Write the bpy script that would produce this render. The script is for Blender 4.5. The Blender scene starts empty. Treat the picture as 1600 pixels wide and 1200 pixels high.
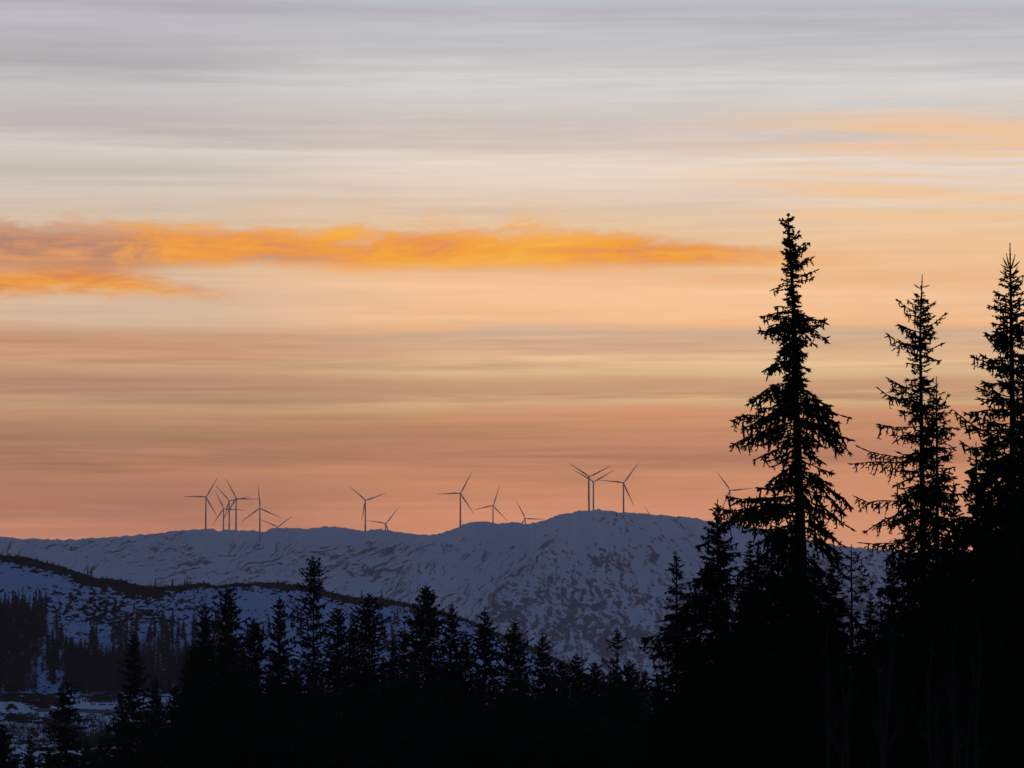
import bpy, math, random
import numpy as np
from mathutils import Vector

SC = bpy.context.scene
COL = SC.collection
# ------------------------------------------------------------------ camera
F = 5692.0                       # focal length in photo pixels (1600 wide)
PITCH = math.atan(400.0 / F)     # the true horizon lies at row 1000 of 1200
cam_d = bpy.data.cameras.new('camera')
cam_d.sensor_fit = 'HORIZONTAL'
cam_d.sensor_width = 36.0
cam_d.lens = 36.0 * F / 1600.0
cam_d.clip_start = 0.5
cam_d.clip_end = 60000.0
cam = bpy.data.objects.new('camera', cam_d)
COL.objects.link(cam)
cam.location = (0, 0, 0)
cam.rotation_euler = (math.pi / 2 + PITCH, 0, 0)
SC.camera = cam
SC.view_settings.view_transform = 'Standard'
SC.view_settings.look = 'None'
SC.view_settings.exposure = 0.0
SC.view_settings.gamma = 1.0
SC.view_settings.use_curve_mapping = False
SC.cycles.use_denoising = True
SC.cycles.denoiser = 'OPENIMAGEDENOISE'
SC.cycles.denoising_input_passes = 'RGB_ALBEDO_NORMAL'
SC.cycles.max_bounces = 5
SC.cycles.diffuse_bounces = 2
SC.cycles.volume_bounces = 0

# ------------------------------------------------------------------ world
def lin(c):
    o = []
    for v in c[:3]:
        v /= 255.0
        o.append(v / 12.92 if v <= 0.04045 else ((v + 0.055) / 1.055) ** 2.4)
    return (o[0], o[1], o[2], 1.0)

W = bpy.data.worlds.new('World')
SC.world = W
W.use_nodes = True
WN, WL = W.node_tree.nodes, W.node_tree.links
WN.clear()

class G:
    """tiny helper to write node maths as expressions"""
    def __init__(s, nodes, links):
        s.n, s.l = nodes, links
    def put(s, sock, v):
        if hasattr(v, 'is_linked') or isinstance(v, bpy.types.NodeSocket):
            s.l.new(v, sock)
        else:
            sock.default_value = v
    def m(s, op, a, b=0.0, c=None, clamp=False):
        n = s.n.new('ShaderNodeMath'); n.operation = op; n.use_clamp = clamp
        s.put(n.inputs[0], a); s.put(n.inputs[1], b)
        if c is not None: s.put(n.inputs[2], c)
        return n.outputs[0]
    def add(s, a, b): return s.m('ADD', a, b)
    def sub(s, a, b): return s.m('SUBTRACT', a, b)
    def mul(s, a, b): return s.m('MULTIPLY', a, b)
    def sstep(s, x, lo, hi):
        n = s.n.new('ShaderNodeMapRange'); n.interpolation_type = 'SMOOTHSTEP'
        s.put(n.inputs['Value'], x)
        n.inputs['From Min'].default_value = lo; n.inputs['From Max'].default_value = hi
        n.inputs['To Min'].default_value = 0.0; n.inputs['To Max'].default_value = 1.0
        return n.outputs[0]
    def xyz(s, x, y, z=0.0):
        n = s.n.new('ShaderNodeCombineXYZ')
        s.put(n.inputs[0], x); s.put(n.inputs[1], y); s.put(n.inputs[2], z)
        return n.outputs[0]
    def noise(s, vec, scale=1.0, detail=4.0, rough=0.55, dist=0.0):
        n = s.n.new('ShaderNodeTexNoise')
        s.l.new(vec, n.inputs['Vector'])
        n.inputs['Scale'].default_value = scale; n.inputs['Detail'].default_value = detail
        n.inputs['Roughness'].default_value = rough; n.inputs['Distortion'].default_value = dist
        return n.outputs[0]
    def ramp(s, fac, stops, interp='LINEAR'):
        n = s.n.new('ShaderNodeValToRGB'); r = n.color_ramp; r.interpolation = interp
        while len(r.elements) > 1: r.elements.remove(r.elements[-1])
        r.elements[0].position = stops[0][0]; r.elements[0].color = stops[0][1]
        for p, c in stops[1:]:
            e = r.elements.new(p); e.color = c
        s.l.new(fac, n.inputs[0])
        return n.outputs[0]
    def curve(s, fac, pts, ymin, ymax):
        """piecewise-linear float function; fac in 0..1, values between ymin and ymax"""
        st = [(p, ((v - ymin) / (ymax - ymin),) * 3 + (1,)) for p, v in pts]
        o = s.ramp(fac, st, 'LINEAR')
        sep = s.n.new('ShaderNodeRGBToBW'); s.l.new(o, sep.inputs[0])
        return s.add(s.mul(sep.outputs[0], ymax - ymin), ymin)
    def mix(s, f, a, b, mode='MIX'):
        n = s.n.new('ShaderNodeMix'); n.data_type = 'RGBA'; n.blend_type = mode; n.clamp_factor = True
        s.put(n.inputs[0], f); s.put(n.inputs[6], a); s.put(n.inputs[7], b)
        return n.outputs[2]

g = G(WN, WL)
tc = WN.new('ShaderNodeTexCoord')
sep = WN.new('ShaderNodeSeparateXYZ'); WL.new(tc.outputs['Generated'], sep.inputs[0])
dx, dy, dz = sep.outputs
az = g.m('ARCTAN2', dx, dy)                       # 0 = towards the sunset
el = g.m('ARCSINE', dz)
X = g.add(g.mul(az, F), 800.0)                    # azimuth, 1 unit = 0.01 degree
Y = g.sub(1000.0, g.mul(el, F))                   # elevation counted downwards
Xn, Yn = g.mul(X, 0.001), g.mul(Y, 0.001)
# slow undulation of the cloud sheets and fine horizontal streaks
und = g.noise(g.xyz(g.mul(Xn, 1.1), g.mul(Yn, 5.0), 3.1), 1.0, 3.0, 0.5)
stk = g.noise(g.xyz(g.mul(Xn, 1.5), g.mul(g.add(Yn, g.mul(Xn, -0.008)), 32.0), 7.7), 1.0, 7.0, 0.6)
fin = g.noise(g.xyz(g.mul(Xn, 3.0), g.mul(g.add(Yn, g.mul(Xn, 0.010)), 100.0), 1.3), 1.0, 5.0, 0.65)
tilt = g.mul(g.sub(X, 800.0), -0.004)
Yw = g.add(g.add(Y, tilt), g.add(g.mul(g.sub(und, 0.5), 40.0), g.add(g.mul(g.sub(stk, 0.5), 64.0), g.mul(g.sub(fin, 0.5), 20.0))))
def col_ramp(tbl):
    return g.ramp(g.mul(Yw, 1.0 / 900.0), [(y / 900.0, lin(c)) for y, c in tbl])
left = col_ramp([(0, (194, 195, 205)), (16, (180, 175, 183)), (50, (190, 188, 195)), (105, (180, 175, 178)), (140, (197, 196, 196)),
    (180, (190, 186, 186)), (215, (184, 179, 178)), (245, (203, 201, 195)), (275, (187, 183, 175)), (310, (198, 193, 185)),
    (345, (207, 193, 175)), (400, (212, 190, 163)), (475, (214, 188, 155)), (508, (214, 186, 150)), (520, (206, 163, 125)), (545, (202, 162, 124)),
    (570, (203, 169, 132)), (598, (176, 137, 112)), (618, (180, 142, 116)), (637, (188, 150, 120)), (655, (176, 132, 106)),
    (690, (154, 110, 92)), (710, (161, 114, 94)), (735, (183, 126, 98)), (760, (171, 118, 97)), (790, (175, 121, 98)),
    (820, (198, 136, 108)), (845, (208, 144, 115))])
right = col_ramp([(0, (196, 198, 207)), (18, (186, 184, 191)), (55, (195, 195, 200)), (100, (199, 196, 198)), (140, (210, 209, 207)),
    (195, (204, 195, 189)), (230, (206, 195, 186)), (262, (218, 210, 199)), (300, (215, 202, 187)), (340, (224, 201, 172)),
    (400, (236, 198, 154)), (440, (241, 198, 151)), (470, (243, 199, 150)), (511, (244, 192, 136)), (521, (211, 184, 147)),
    (545, (211, 180, 142)), (562, (212, 184, 143)), (580, (223, 196, 151)), (602, (194, 155, 119)), (620, (182, 142, 112)),
    (635, (198, 162, 124)), (648, (188, 133, 103)), (690, (174, 118, 96)), (702, (172, 116, 95)), (728, (189, 129, 101)),
    (760, (199, 135, 102)), (790, (206, 140, 107)), (835, (224, 154, 118))])
base = g.mix(g.sstep(g.add(X, g.mul(g.sub(und, 0.5), 500.0)), 150.0, 800.0), left, right)
# brightness streaks inside the sheets
win = g.mul(g.sstep(Y, 490.0, 540.0), g.sub(1.0, g.sstep(Y, 700.0, 790.0)))
br = g.add(1.0, g.add(g.mul(g.sub(stk, 0.5), g.add(0.30, g.mul(win, 0.45))), g.mul(g.sub(fin, 0.5), g.add(0.30, g.mul(win, 0.30)))))
base = g.mix(1.0, base, g.xyz(br, br, br), 'MULTIPLY')
# the sheets brighten towards the horizon
cal = [(0.0, 1.03, 1.04, 1.02), (.15, 1.11, 1.10, 1.09), (.28, 1.28, 1.18, 1.13), (.40, 1.16, 1.06, 0.98), (.50, 1.16, 1.11, 1.20), (.56, 1.16, 0.97, 0.94),
       (.61, 1.28, 1.21, 1.11), (.68, 1.47, 1.50, 1.17), (.84, 1.27, 1.16, 1.03)]
base = g.mix(1.0, base, g.ramp(g.mul(Y, 0.001), [(p_, (r_ / 2, g_ / 2, b_ / 2, 1)) for p_, r_, g_, b_ in cal]), 'MULTIPLY')
base = g.mix(1.0, base, (2, 2, 2, 1), 'MULTIPLY')
# brighter, warmer low sky towards the set sun
lowr = g.mul(g.sstep(X, 900.0, 1500.0), g.sstep(Y, 640.0, 860.0))
base = g.mix(g.mul(lowr, 0.55), base, lin((252, 176, 124)))
# wispy warm cirrus on the right
wn = g.noise(g.xyz(g.mul(Xn, 1.5), g.mul(g.add(Yn, g.mul(Xn, -0.03)), 44.0), 12.3), 1.0, 6.0, 0.6, 0.3)
wm = g.mul(g.sstep(X, 950.0, 1450.0), g.mul(g.sstep(Y, 130.0, 230.0), g.sub(1.0, g.sstep(Y, 340.0, 470.0))))
wm = g.mul(wm, g.sstep(wn, 0.40, 0.60))
base = g.mix(g.mul(wm, 0.85), base, lin((255, 206, 154)))
# the glowing orange cloud bank
Xf = g.mul(X, 1.0 / 1600.0)
Ysh = g.add(Yn, g.mul(Xn, 0.10))                  # fibres rise gently to the right
tex1 = g.noise(g.xyz(g.mul(Xn, 9.5), g.mul(Ysh, 30.0), 0.4), 1.0, 9.0, 0.70, 0.7)
tex3 = g.noise(g.xyz(g.mul(Xn, 24.0), g.mul(g.add(Ysh, g.mul(Xn, 0.08)), 80.0), 2.4), 1.0, 6.0, 0.65, 0.8)
tex2 = g.noise(g.xyz(g.mul(Xn, 4.0), g.mul(Yn, 48.0), 5.5), 1.0, 6.0, 0.6, 0.3)
t1 = g.mul(g.sub(tex1, 0.5), 2.6)
t2 = g.mul(g.sub(tex2, 0.5), 2.6)
t5 = g.mul(g.sub(tex3, 0.5), 2.6)
yc = g.curve(Xf, [(0, 392), (.1, 398), (.16, 390), (.25, 386), (.34, 389), (.45, 393), (.52, 388), (.62, 394), (.72, 400), (.8, 407), (1, 425)], 350, 450)
hh = g.curve(Xf, [(0, 36), (.1, 38), (.15, 34), (.25, 27), (.34, 33), (.44, 28), (.52, 33), (.62, 25), (.72, 17), (.8, 13), (1, 9)], 0, 50)
dd = g.m('DIVIDE', g.sub(Y, yc), hh)
low = g.sstep(dd, -0.3, 0.7)                      # the underside is smoother and crisper
fray = g.add(g.mul(t1, g.sub(1.25, g.mul(low, 0.72))), g.add(g.mul(t2, g.sub(0.6, g.mul(low, 0.2))), g.mul(t5, g.sub(0.35, g.mul(low, 0.2)))))
dens = g.add(g.sub(1.12, g.m('POWER', g.m('ABSOLUTE', dd), 1.5)), fray)
bank = g.mul(g.sstep(dens, -0.55, 0.95), g.sub(1.0, g.sstep(g.add(X, g.mul(t2, 120.0)), 1040.0, 1420.0)))
t3 = g.add(0.5, g.add(g.add(g.mul(t1, 0.22), g.mul(t2, 0.26)), g.mul(t5, 0.08)))
def spot(cx, cy, sx, sy):
    u_ = g.m('POWER', g.m('DIVIDE', g.sub(X, cx), sx), 2.0); v_ = g.m('POWER', g.m('DIVIDE', g.sub(Y, cy), sy), 2.0)
    return g.m('EXPONENT', g.mul(g.add(u_, v_), -1.0))
spots = g.add(g.add(spot(545.0, 376.0, 75.0, 22.0), spot(835.0, 378.0, 95.0, 24.0)), g.mul(spot(760.0, 409.0, 200.0, 9.0), 0.6))
spots = g.sub(spots, g.add(g.mul(spot(675.0, 388.0, 45.0, 14.0), 0.7), g.mul(spot(430.0, 408.0, 130.0, 10.0), 0.6)))
t4 = g.add(t3, g.mul(spots, 0.17))
hot = g.ramp(t4, [(0.30, lin((198, 136, 98))), (0.44, lin((240, 152, 72))), (0.57, lin((253, 166, 50))), (0.74, lin((255, 186, 66)))])
dull = g.ramp(t3, [(0.36, lin((172, 124, 106))), (0.5, lin((200, 142, 108))), (0.66, lin((238, 162, 98)))])
core = g.mix(g.sstep(g.add(X, g.mul(t1, 90.0)), 130.0, 330.0), dull, hot)
hal = g.mul(g.sub(1.0, g.sstep(g.m('ABSOLUTE', g.add(dd, 1.2)), 0.2, 2.2)), g.sstep(g.add(t1, g.mul(t2, 0.5)), -0.45, 0.75))
hal = g.mul(hal, g.mul(g.sstep(X, 0.0, 520.0), g.sub(1.0, g.sstep(X, 900.0, 1200.0))))
base = g.mix(g.mul(hal, 0.6), base, lin((248, 192, 126)))
core = g.mix(1.0, core, (1.05, 1.04, 1.03, 1.0), 'MULTIPLY')
base = g.mix(g.mul(bank, 0.97), base, core)
streak = g.mul(g.mul(g.m('EXPONENT', g.mul(g.m('POWER', g.m('DIVIDE', g.sub(Y, g.add(436.0, g.mul(t2, 7.0))), 11.0), 2.0), -1.0)), g.sstep(X, 900.0, 1180.0)), g.sstep(g.add(t2, g.mul(t1, 0.4)), -0.7, 0.6))
base = g.mix(g.mul(streak, 0.6), base, lin((250, 184, 124)))
# lower left bank
yc2 = g.curve(Xf, [(0, 446), (.08, 443), (.14, 452), (.2, 463), (.3, 474)], 400, 500)
h2 = g.curve(Xf, [(0, 27), (.08, 27), (.14, 21), (.2, 13), (.3, 5)], 0, 40)
d2 = g.m('DIVIDE', g.sub(g.add(Y, g.mul(g.sub(tex2, 0.5), 12.0)), yc2), h2)
e2 = g.add(g.m('ABSOLUTE', d2), g.add(g.add(g.mul(t1, 0.6), g.mul(t2, 0.35)), g.mul(t5, 0.3)))
b2 = g.mul(g.sub(1.0, g.sstep(e2, 0.05, 1.45)), g.sub(1.0, g.sstep(g.add(X, g.mul(t2, 60.0)), 170.0, 420.0)))
c2 = g.ramp(t3, [(0.36, lin((222, 138, 84))), (0.48, lin((246, 150, 58))), (0.6, lin((255, 170, 48)))])
base = g.mix(g.mul(b2, 0.95), base, c2)
# beyond the sunset the rest of the sky is dusk: Nishita
nis = WN.new('ShaderNodeTexSky'); nis.sky_type = 'NISHITA'; nis.sun_disc = False
nis.sun_elevation = math.radians(1.5); nis.sun_rotation = math.radians(7.0)
nis.altitude = 200.0; nis.air_density = 1.0; nis.dust_density = 0.6; nis.ozone_density = 3.0
dusk = g.mix(1.0, nis.outputs[0], (0.27, 0.22, 0.24, 1.0), 'MULTIPLY')
glow = g.mul(g.sub(1.0, g.sstep(g.m('ABSOLUTE', az), 0.28, 1.0)), g.sub(1.0, g.sstep(el, 0.18, 0.50)))
skyc = g.mix(glow, dusk, base)
bg = WN.new('ShaderNodeBackground'); WL.new(skyc, bg.inputs[0]); bg.inputs[1].default_value = 1.0
wo = WN.new('ShaderNodeOutputWorld'); WL.new(bg.outputs[0], wo.inputs[0])

# ------------------------------------------------------------------ sun (already behind the mountains)
sd = bpy.data.lights.new('sun', 'SUN'); sd.energy = 0.15; sd.angle = math.radians(0.5); sd.color = (1.0, 0.72, 0.45)
so = bpy.data.objects.new('sun', sd); COL.objects.link(so)
so.rotation_euler = (math.radians(90 - 1.5), 0, math.radians(180 - 7.0))

# ------------------------------------------------------------------ helpers
SP, CP = math.sin(PITCH), math.cos(PITCH)
def at(px, py, d):
    """point at forward distance d seen at photo pixel (px, py); works on arrays"""
    fy = F * CP - (600.0 - py) * SP
    fz = F * SP + (600.0 - py) * CP
    k = d / fy
    return (px - 800.0) * k, d * np.ones_like(k), fz * k
def pix(x, y, z):
    c = y * CP + z * SP
    u = -y * SP + z * CP
    return 800.0 + F * x / c, 600.0 - F * u / c

def vn(x, y, seed):
    xi = np.floor(x).astype(np.int64); yi = np.floor(y).astype(np.int64)
    fx = x - xi; fy = y - yi
    fx = fx * fx * fx * (fx * (fx * 6 - 15) + 10); fy = fy * fy * fy * (fy * (fy * 6 - 15) + 10)
    def h(a, b):
        v = (a * 374761393 + b * 668265263 + seed * 1274126177) & 0xffffffff
        v = ((v ^ (v >> 13)) * 1274126177) & 0xffffffff
        v = ((v ^ (v >> 16)) * 2246822519) & 0xffffffff
        return ((v ^ (v >> 15)) & 0xffffff) / float(0xffffff)
    a, b, c, d = h(xi, yi), h(xi + 1, yi), h(xi, yi + 1), h(xi + 1, yi + 1)
    return (a * (1 - fx) + b * fx) * (1 - fy) + (c * (1 - fx) + d * fx) * fy
def fbm(x, y, octv=5, seed=0, gain=0.5):
    s = 0.0; a = 1.0; t = 0.0
    for k in range(octv):
        s = s + a * vn(x + 17.3 * k, y - 9.1 * k, seed + k); t += a
        a *= gain; x = x * 2.03; y = y * 2.03
    return s / t
def sst(x, a, b):
    t = np.clip((x - a) / (b - a), 0, 1); return t * t * (3 - 2 * t)

def mesh_np(name, V, quads=None, tris=None, mat=None, smooth=False):
    me = bpy.data.meshes.new(name)
    V = np.asarray(V, dtype=np.float32)
    nq = 0 if quads is None else len(quads); nt = 0 if tris is None else len(tris)
    me.vertices.add(len(V)); me.vertices.foreach_set('co', V.ravel())
    idx = []
    if nq: idx.append(np.asarray(quads, dtype=np.int32).ravel())
    if nt: idx.append(np.asarray(tris, dtype=np.int32).ravel())
    idx = np.concatenate(idx)
    me.loops.add(len(idx)); me.loops.foreach_set('vertex_index', idx)
    me.polygons.add(nq + nt)
    st = np.concatenate([np.arange(nq) * 4, nq * 4 + np.arange(nt) * 3]).astype(np.int32)
    me.polygons.foreach_set('loop_start', st)
    if smooth: me.polygons.foreach_set('use_smooth', np.ones(nq + nt, dtype=bool))
    me.update(calc_edges=True)
    if mat: me.materials.append(mat)
    return me
def link(name, me, parent=None, loc=None):
    o = bpy.data.objects.new(name, me); COL.objects.link(o)
    if parent: o.parent = parent
    if loc is not None: o.location = loc
    return o
def thing(name, label, cat, loc, rz=0.0, group=None):
    o = bpy.data.objects.new(name, None); COL.objects.link(o)
    o.empty_display_size = 0.5
    o.location = loc; o.rotation_euler = (0, 0, rz)
    o['label'] = label; o['category'] = cat
    if group: o['group'] = group
    return o
def tag(o, label, cat, group=None, kind=None):
    o['label'] = label; o['category'] = cat
    if group: o['group'] = group
    if kind: o['kind'] = kind
    return o
def grid_faces(nc, nr):
    a = (np.arange(nr - 1)[:, None] * nc + np.arange(nc - 1)[None, :]).ravel()
    return np.stack([a, a + 1, a + nc + 1, a + nc], 1)
def attr(me, name, v):
    a = me.attributes.new(name, 'FLOAT', 'POINT'); a.data.foreach_set('value', np.asarray(v, dtype=np.float32).ravel())

def mat(name, col, rough=0.8, var=0.0, scale=1.0, spec=0.1):
    m = bpy.data.materials.new(name); m.use_nodes = True
    nt = m.node_tree; b = nt.nodes['Principled BSDF']
    b.inputs['Roughness'].default_value = rough
    b.inputs['Specular IOR Level'].default_value = spec
    if var > 0:
        gg = G(nt.nodes, nt.links)
        t = nt.nodes.new('ShaderNodeTexCoord')
        n = gg.noise(t.outputs['Object'], scale, 4.0, 0.6)
        a = tuple(c * (1 - var) for c in col) + (1,); c2 = tuple(min(1, c * (1 + var)) for c in col) + (1,)
        nt.links.new(gg.mix(n, a, c2), b.inputs['Base Color'])
    else:
        b.inputs['Base Color'].default_value = tuple(col) + (1,)
    return m
def terrain_mat(name, snow, rock, scale, jitter=0.5, rock2=None):
    m = bpy.data.materials.new(name); m.use_nodes = True
    nt = m.node_tree; b = nt.nodes['Principled BSDF']
    b.inputs['Roughness'].default_value = 1.0; b.inputs['Specular IOR Level'].default_value = 0.0
    gg = G(nt.nodes, nt.links)
    t = nt.nodes.new('ShaderNodeTexCoord')
    at_ = nt.nodes.new('ShaderNodeAttribute'); at_.attribute_name = 'rock'
    n = gg.noise(t.outputs['Object'], scale, 5.0, 0.65)
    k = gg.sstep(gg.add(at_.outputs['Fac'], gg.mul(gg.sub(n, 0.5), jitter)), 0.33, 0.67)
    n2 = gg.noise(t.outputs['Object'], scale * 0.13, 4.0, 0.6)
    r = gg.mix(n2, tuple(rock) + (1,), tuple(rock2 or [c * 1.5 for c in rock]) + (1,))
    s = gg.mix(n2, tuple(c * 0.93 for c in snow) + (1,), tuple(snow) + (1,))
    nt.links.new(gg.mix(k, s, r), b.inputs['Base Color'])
    bump = nt.nodes.new('ShaderNodeBump'); bump.inputs['Strength'].default_value = 0.7
    bump.inputs['Distance'].default_value = 0.6 / scale * 0.2
    nt.links.new(n, bump.inputs['Height']); nt.links.new(bump.outputs[0], b.inputs['Normal'])
    return m

M_MTN = terrain_mat('mountain snow and rock', (0.86, 0.81, 0.79), (0.19, 0.16, 0.15), 0.10, 0.9)
M_HILL = terrain_mat('hill snow and heather', (0.48, 0.55, 0.72), (0.010, 0.009, 0.010), 0.25, 0.7)  # snow colour has blue dusk light painted in; shrubs also dull it
M_GND = terrain_mat('valley snow and brush', (0.76, 0.78, 0.82), (0.016, 0.014, 0.015), 0.2, 0.7)
M_TURB = mat('turbine paint', (0.40, 0.38, 0.37), 0.5, 0.04, 0.1)
M_NEED = mat('spruce needles', (0.020, 0.028, 0.016), 0.95, 0.35, 1.5, 0.03)
M_BARK = mat('spruce bark', (0.040, 0.030, 0.024), 0.95, 0.3, 4.0, 0.03)
M_FARN = mat('far spruce needles', (0.018, 0.027, 0.030), 0.95, 0.35, 0.05, 0.03)
M_TWIG = mat('bare twigs', (0.05, 0.038, 0.034), 0.9, 0.3, 2.0, 0.05)
M_ROAD = mat('wet road', (0.05, 0.05, 0.055), 0.8, 0.2, 0.3)
M_STEEL = mat('barrier wood', (0.035, 0.03, 0.03), 0.8, 0.2, 1.0)

# ------------------------------------------------------------------ ground: one sheet to the horizon
GZ_R = np.array([0, 30, 110, 180, 260, 350, 500, 800, 1200, 1650, 1750, 1850, 1900, 2000, 2150, 2600, 4500, 60000], float)
GZ_Z = np.array([-1.7, -3.0, -6.5, -11, -17, -25, -42, -60, -63, -61, -50, -41, -36.5, -29, -29, -60, -68, -68], float)
def ground_z(x, y):
    r = np.hypot(x, y)
    z = np.interp(r, GZ_R, GZ_Z)
    n = fbm(x / 60.0, y / 60.0, 4, 31) - 0.5
    return z + n * np.clip(r / 90.0, 0.2, 3.0) * 1.0 * sst(r, 0, 60)
def make_ground():
    a = np.radians(np.concatenate([np.linspace(-180, -14, 40)[:-1], np.linspace(-14, 14, 900), np.linspace(14, 180, 40)[1:]]))
    r = np.concatenate([[0.5, 2, 5, 10, 20], np.linspace(30, 600, 60), np.linspace(640, 1600, 40), np.linspace(1604, 2200, 260), np.linspace(2260, 4600, 24), [6000, 9000, 14000, 25000, 50000]])
    A, R = np.meshgrid(a, r)
    x = R * np.sin(A); y = R * np.cos(A); z = ground_z(x, y)
    px, py = pix(x, np.maximum(y, 1.0), z)
    # brush and bare earth in the valley; forest floor near by
    n = fbm(px / 15.0 + fbm(px / 25, py / 12, 3, 43) * 3, py / 4.5, 5, 41, 0.6)
    cov = -0.55 + 0.0 * px
    cov += 1.9 * np.exp(-(((px - 45) / 70) ** 2 + ((py - 1088 - 0.05 * (px - 40)) / 9) ** 2))      # bank of bare ground
    cov += 1.7 * np.exp(-(((px - 70) / 40) ** 2 + ((py - 1098) / 9) ** 2))
    cov += 1.7 * np.exp(-(((px - 160) / 22) ** 2 + ((py - 1089) / 5) ** 2))
    cov -= 3.0 * np.exp(-(((px - 155) / 34) ** 2 + ((py - 1102) / 4) ** 2))
    cov += 1.9 * np.exp(-(((px - 50) / 55) ** 2 + ((py - 1124 - 0.18 * (px - 50)) / 7) ** 2))
    cov += 1.5 * sst(py, 1122, 1150) * (0.4 + 0.6 * sst(px, 60, 130))
    cov += 1.2 * sst(px, 260, 330)
    rock = 0.5 + ((n - 0.5) / 0.11 * 0.34 + cov * 0.42)
    rr = np.hypot(x, y)
    near = 1 - sst(rr, 600, 1000)
    rock = np.clip(rock * (1 - near) + near * (0.75 + (fbm(x / 3, y / 3, 3, 9) - 0.5)), 0, 1)
    me = mesh_np('ground', np.stack([x, y, z], -1).reshape(-1, 3), grid_faces(len(a), len(r))[:, ::-1], None, M_GND, True)
    attr(me, 'rock', rock)
    o = link('ground', me); o['kind'] = 'structure'
make_ground()

# ------------------------------------------------------------------ wind turbine data: hub pixel, rotor radius in pixels, first blade angle
TURB = [(321.7, 776.5, 35.5, 30, 'leftmost wind turbine, at the left end of the row, one blade pointing level left'),
    (349.3, 795.0, 32.0, 94, 'lowest and leftmost of the three crowded wind turbines right of the leftmost one'),
    (358.3, 782.7, 32.5, 77, 'middle turbine of the crowded three, hub between its two neighbours'),
    (369.0, 779.0, 35.3, 91, 'tallest and rightmost of the three crowded turbines, one blade pointing level right'),
    (406.1, 794.2, 36.5, 114, 'turbine with its tower foot on the snow below the ridge line, one blade straight up'),
    (433.4, 823.5, 30.5, 53, 'turbine sunk behind the ridge, two blades in a wide V and almost no tower'),
    (570.9, 781.8, 33.5, 70, 'wind turbine in the middle of the left ridge with blades spread like a Y'),
    (602.4, 818.1, 31.0, 39, 'low half hidden turbine just right of the Y shaped one'),
    (719.4, 770.8, 37.5, 27, 'tall wind turbine left of the rounded mountain, one blade pointing level left'),
    (770.3, 790.0, 32.0, 17, 'middle sized turbine behind the shoulder of the rounded mountain, one blade almost upright'),
    (820.5, 810.0, 31.0, 92, 'half hidden turbine where the shoulder meets the rounded mountain, hub barely above the snow'),
    (920.2, 745.0, 38.5, 63, 'highest wind turbine, left one of the pair on the mountain top'),
    (927.1, 752.9, 37.0, 60, 'right and slightly lower turbine of the pair on the mountain top'),
    (974.2, 754.6, 39.5, 36, 'wind turbine right of the mountain top with its tower foot on the snow slope'),
    (1022.3, 816.8, 31.0, 88, 'turbine hidden behind the mountain with only one blade tip showing'),
    (1140.5, 766.3, 36.5, 84, 'rightmost wind turbine, partly covered by the spruce boughs')]
RADIUS, HUB_H = 58.5, 83.0
turb_pos = []
for (px, py, rp, th, lb) in TURB:
    d = F * RADIUS / rp
    x, y, z = at(px, py, d)
    turb_pos.append((float(x), float(d), float(z) - HUB_H))

# ------------------------------------------------------------------ far snow mountain
SKY_X = [-900, -300, 0, 30, 60, 80, 110, 140, 180, 220, 270, 300, 320, 330, 340, 350, 370, 380, 400, 412, 425, 440, 460, 475, 490, 505, 520, 535, 550, 565, 580, 600, 620, 640, 655, 670, 690, 705, 720, 735, 750, 765, 775, 795, 810, 820, 835, 850, 870, 890, 910, 935, 950, 980, 1010, 1050, 1090, 1110, 1140, 1180, 1230, 1290, 1310, 1356, 1420, 1500, 1600, 1900, 2400]
SKY_Y = [860, 845, 839, 841, 843, 844, 843, 841, 838, 835, 830, 828, 827, 827.5, 831, 829, 827, 828.5, 830, 832, 826, 826, 826, 828, 826, 824.5, 823.5, 824, 827, 830, 828.5, 829, 831, 832, 834, 836, 832, 827, 822, 816.5, 815, 816, 818, 815, 815, 817, 814, 810, 803, 798, 795.5, 793, 795.5, 798, 800, 805, 811, 814, 818, 824, 833, 849, 853, 857, 862, 872, 885, 920, 960]
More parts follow.
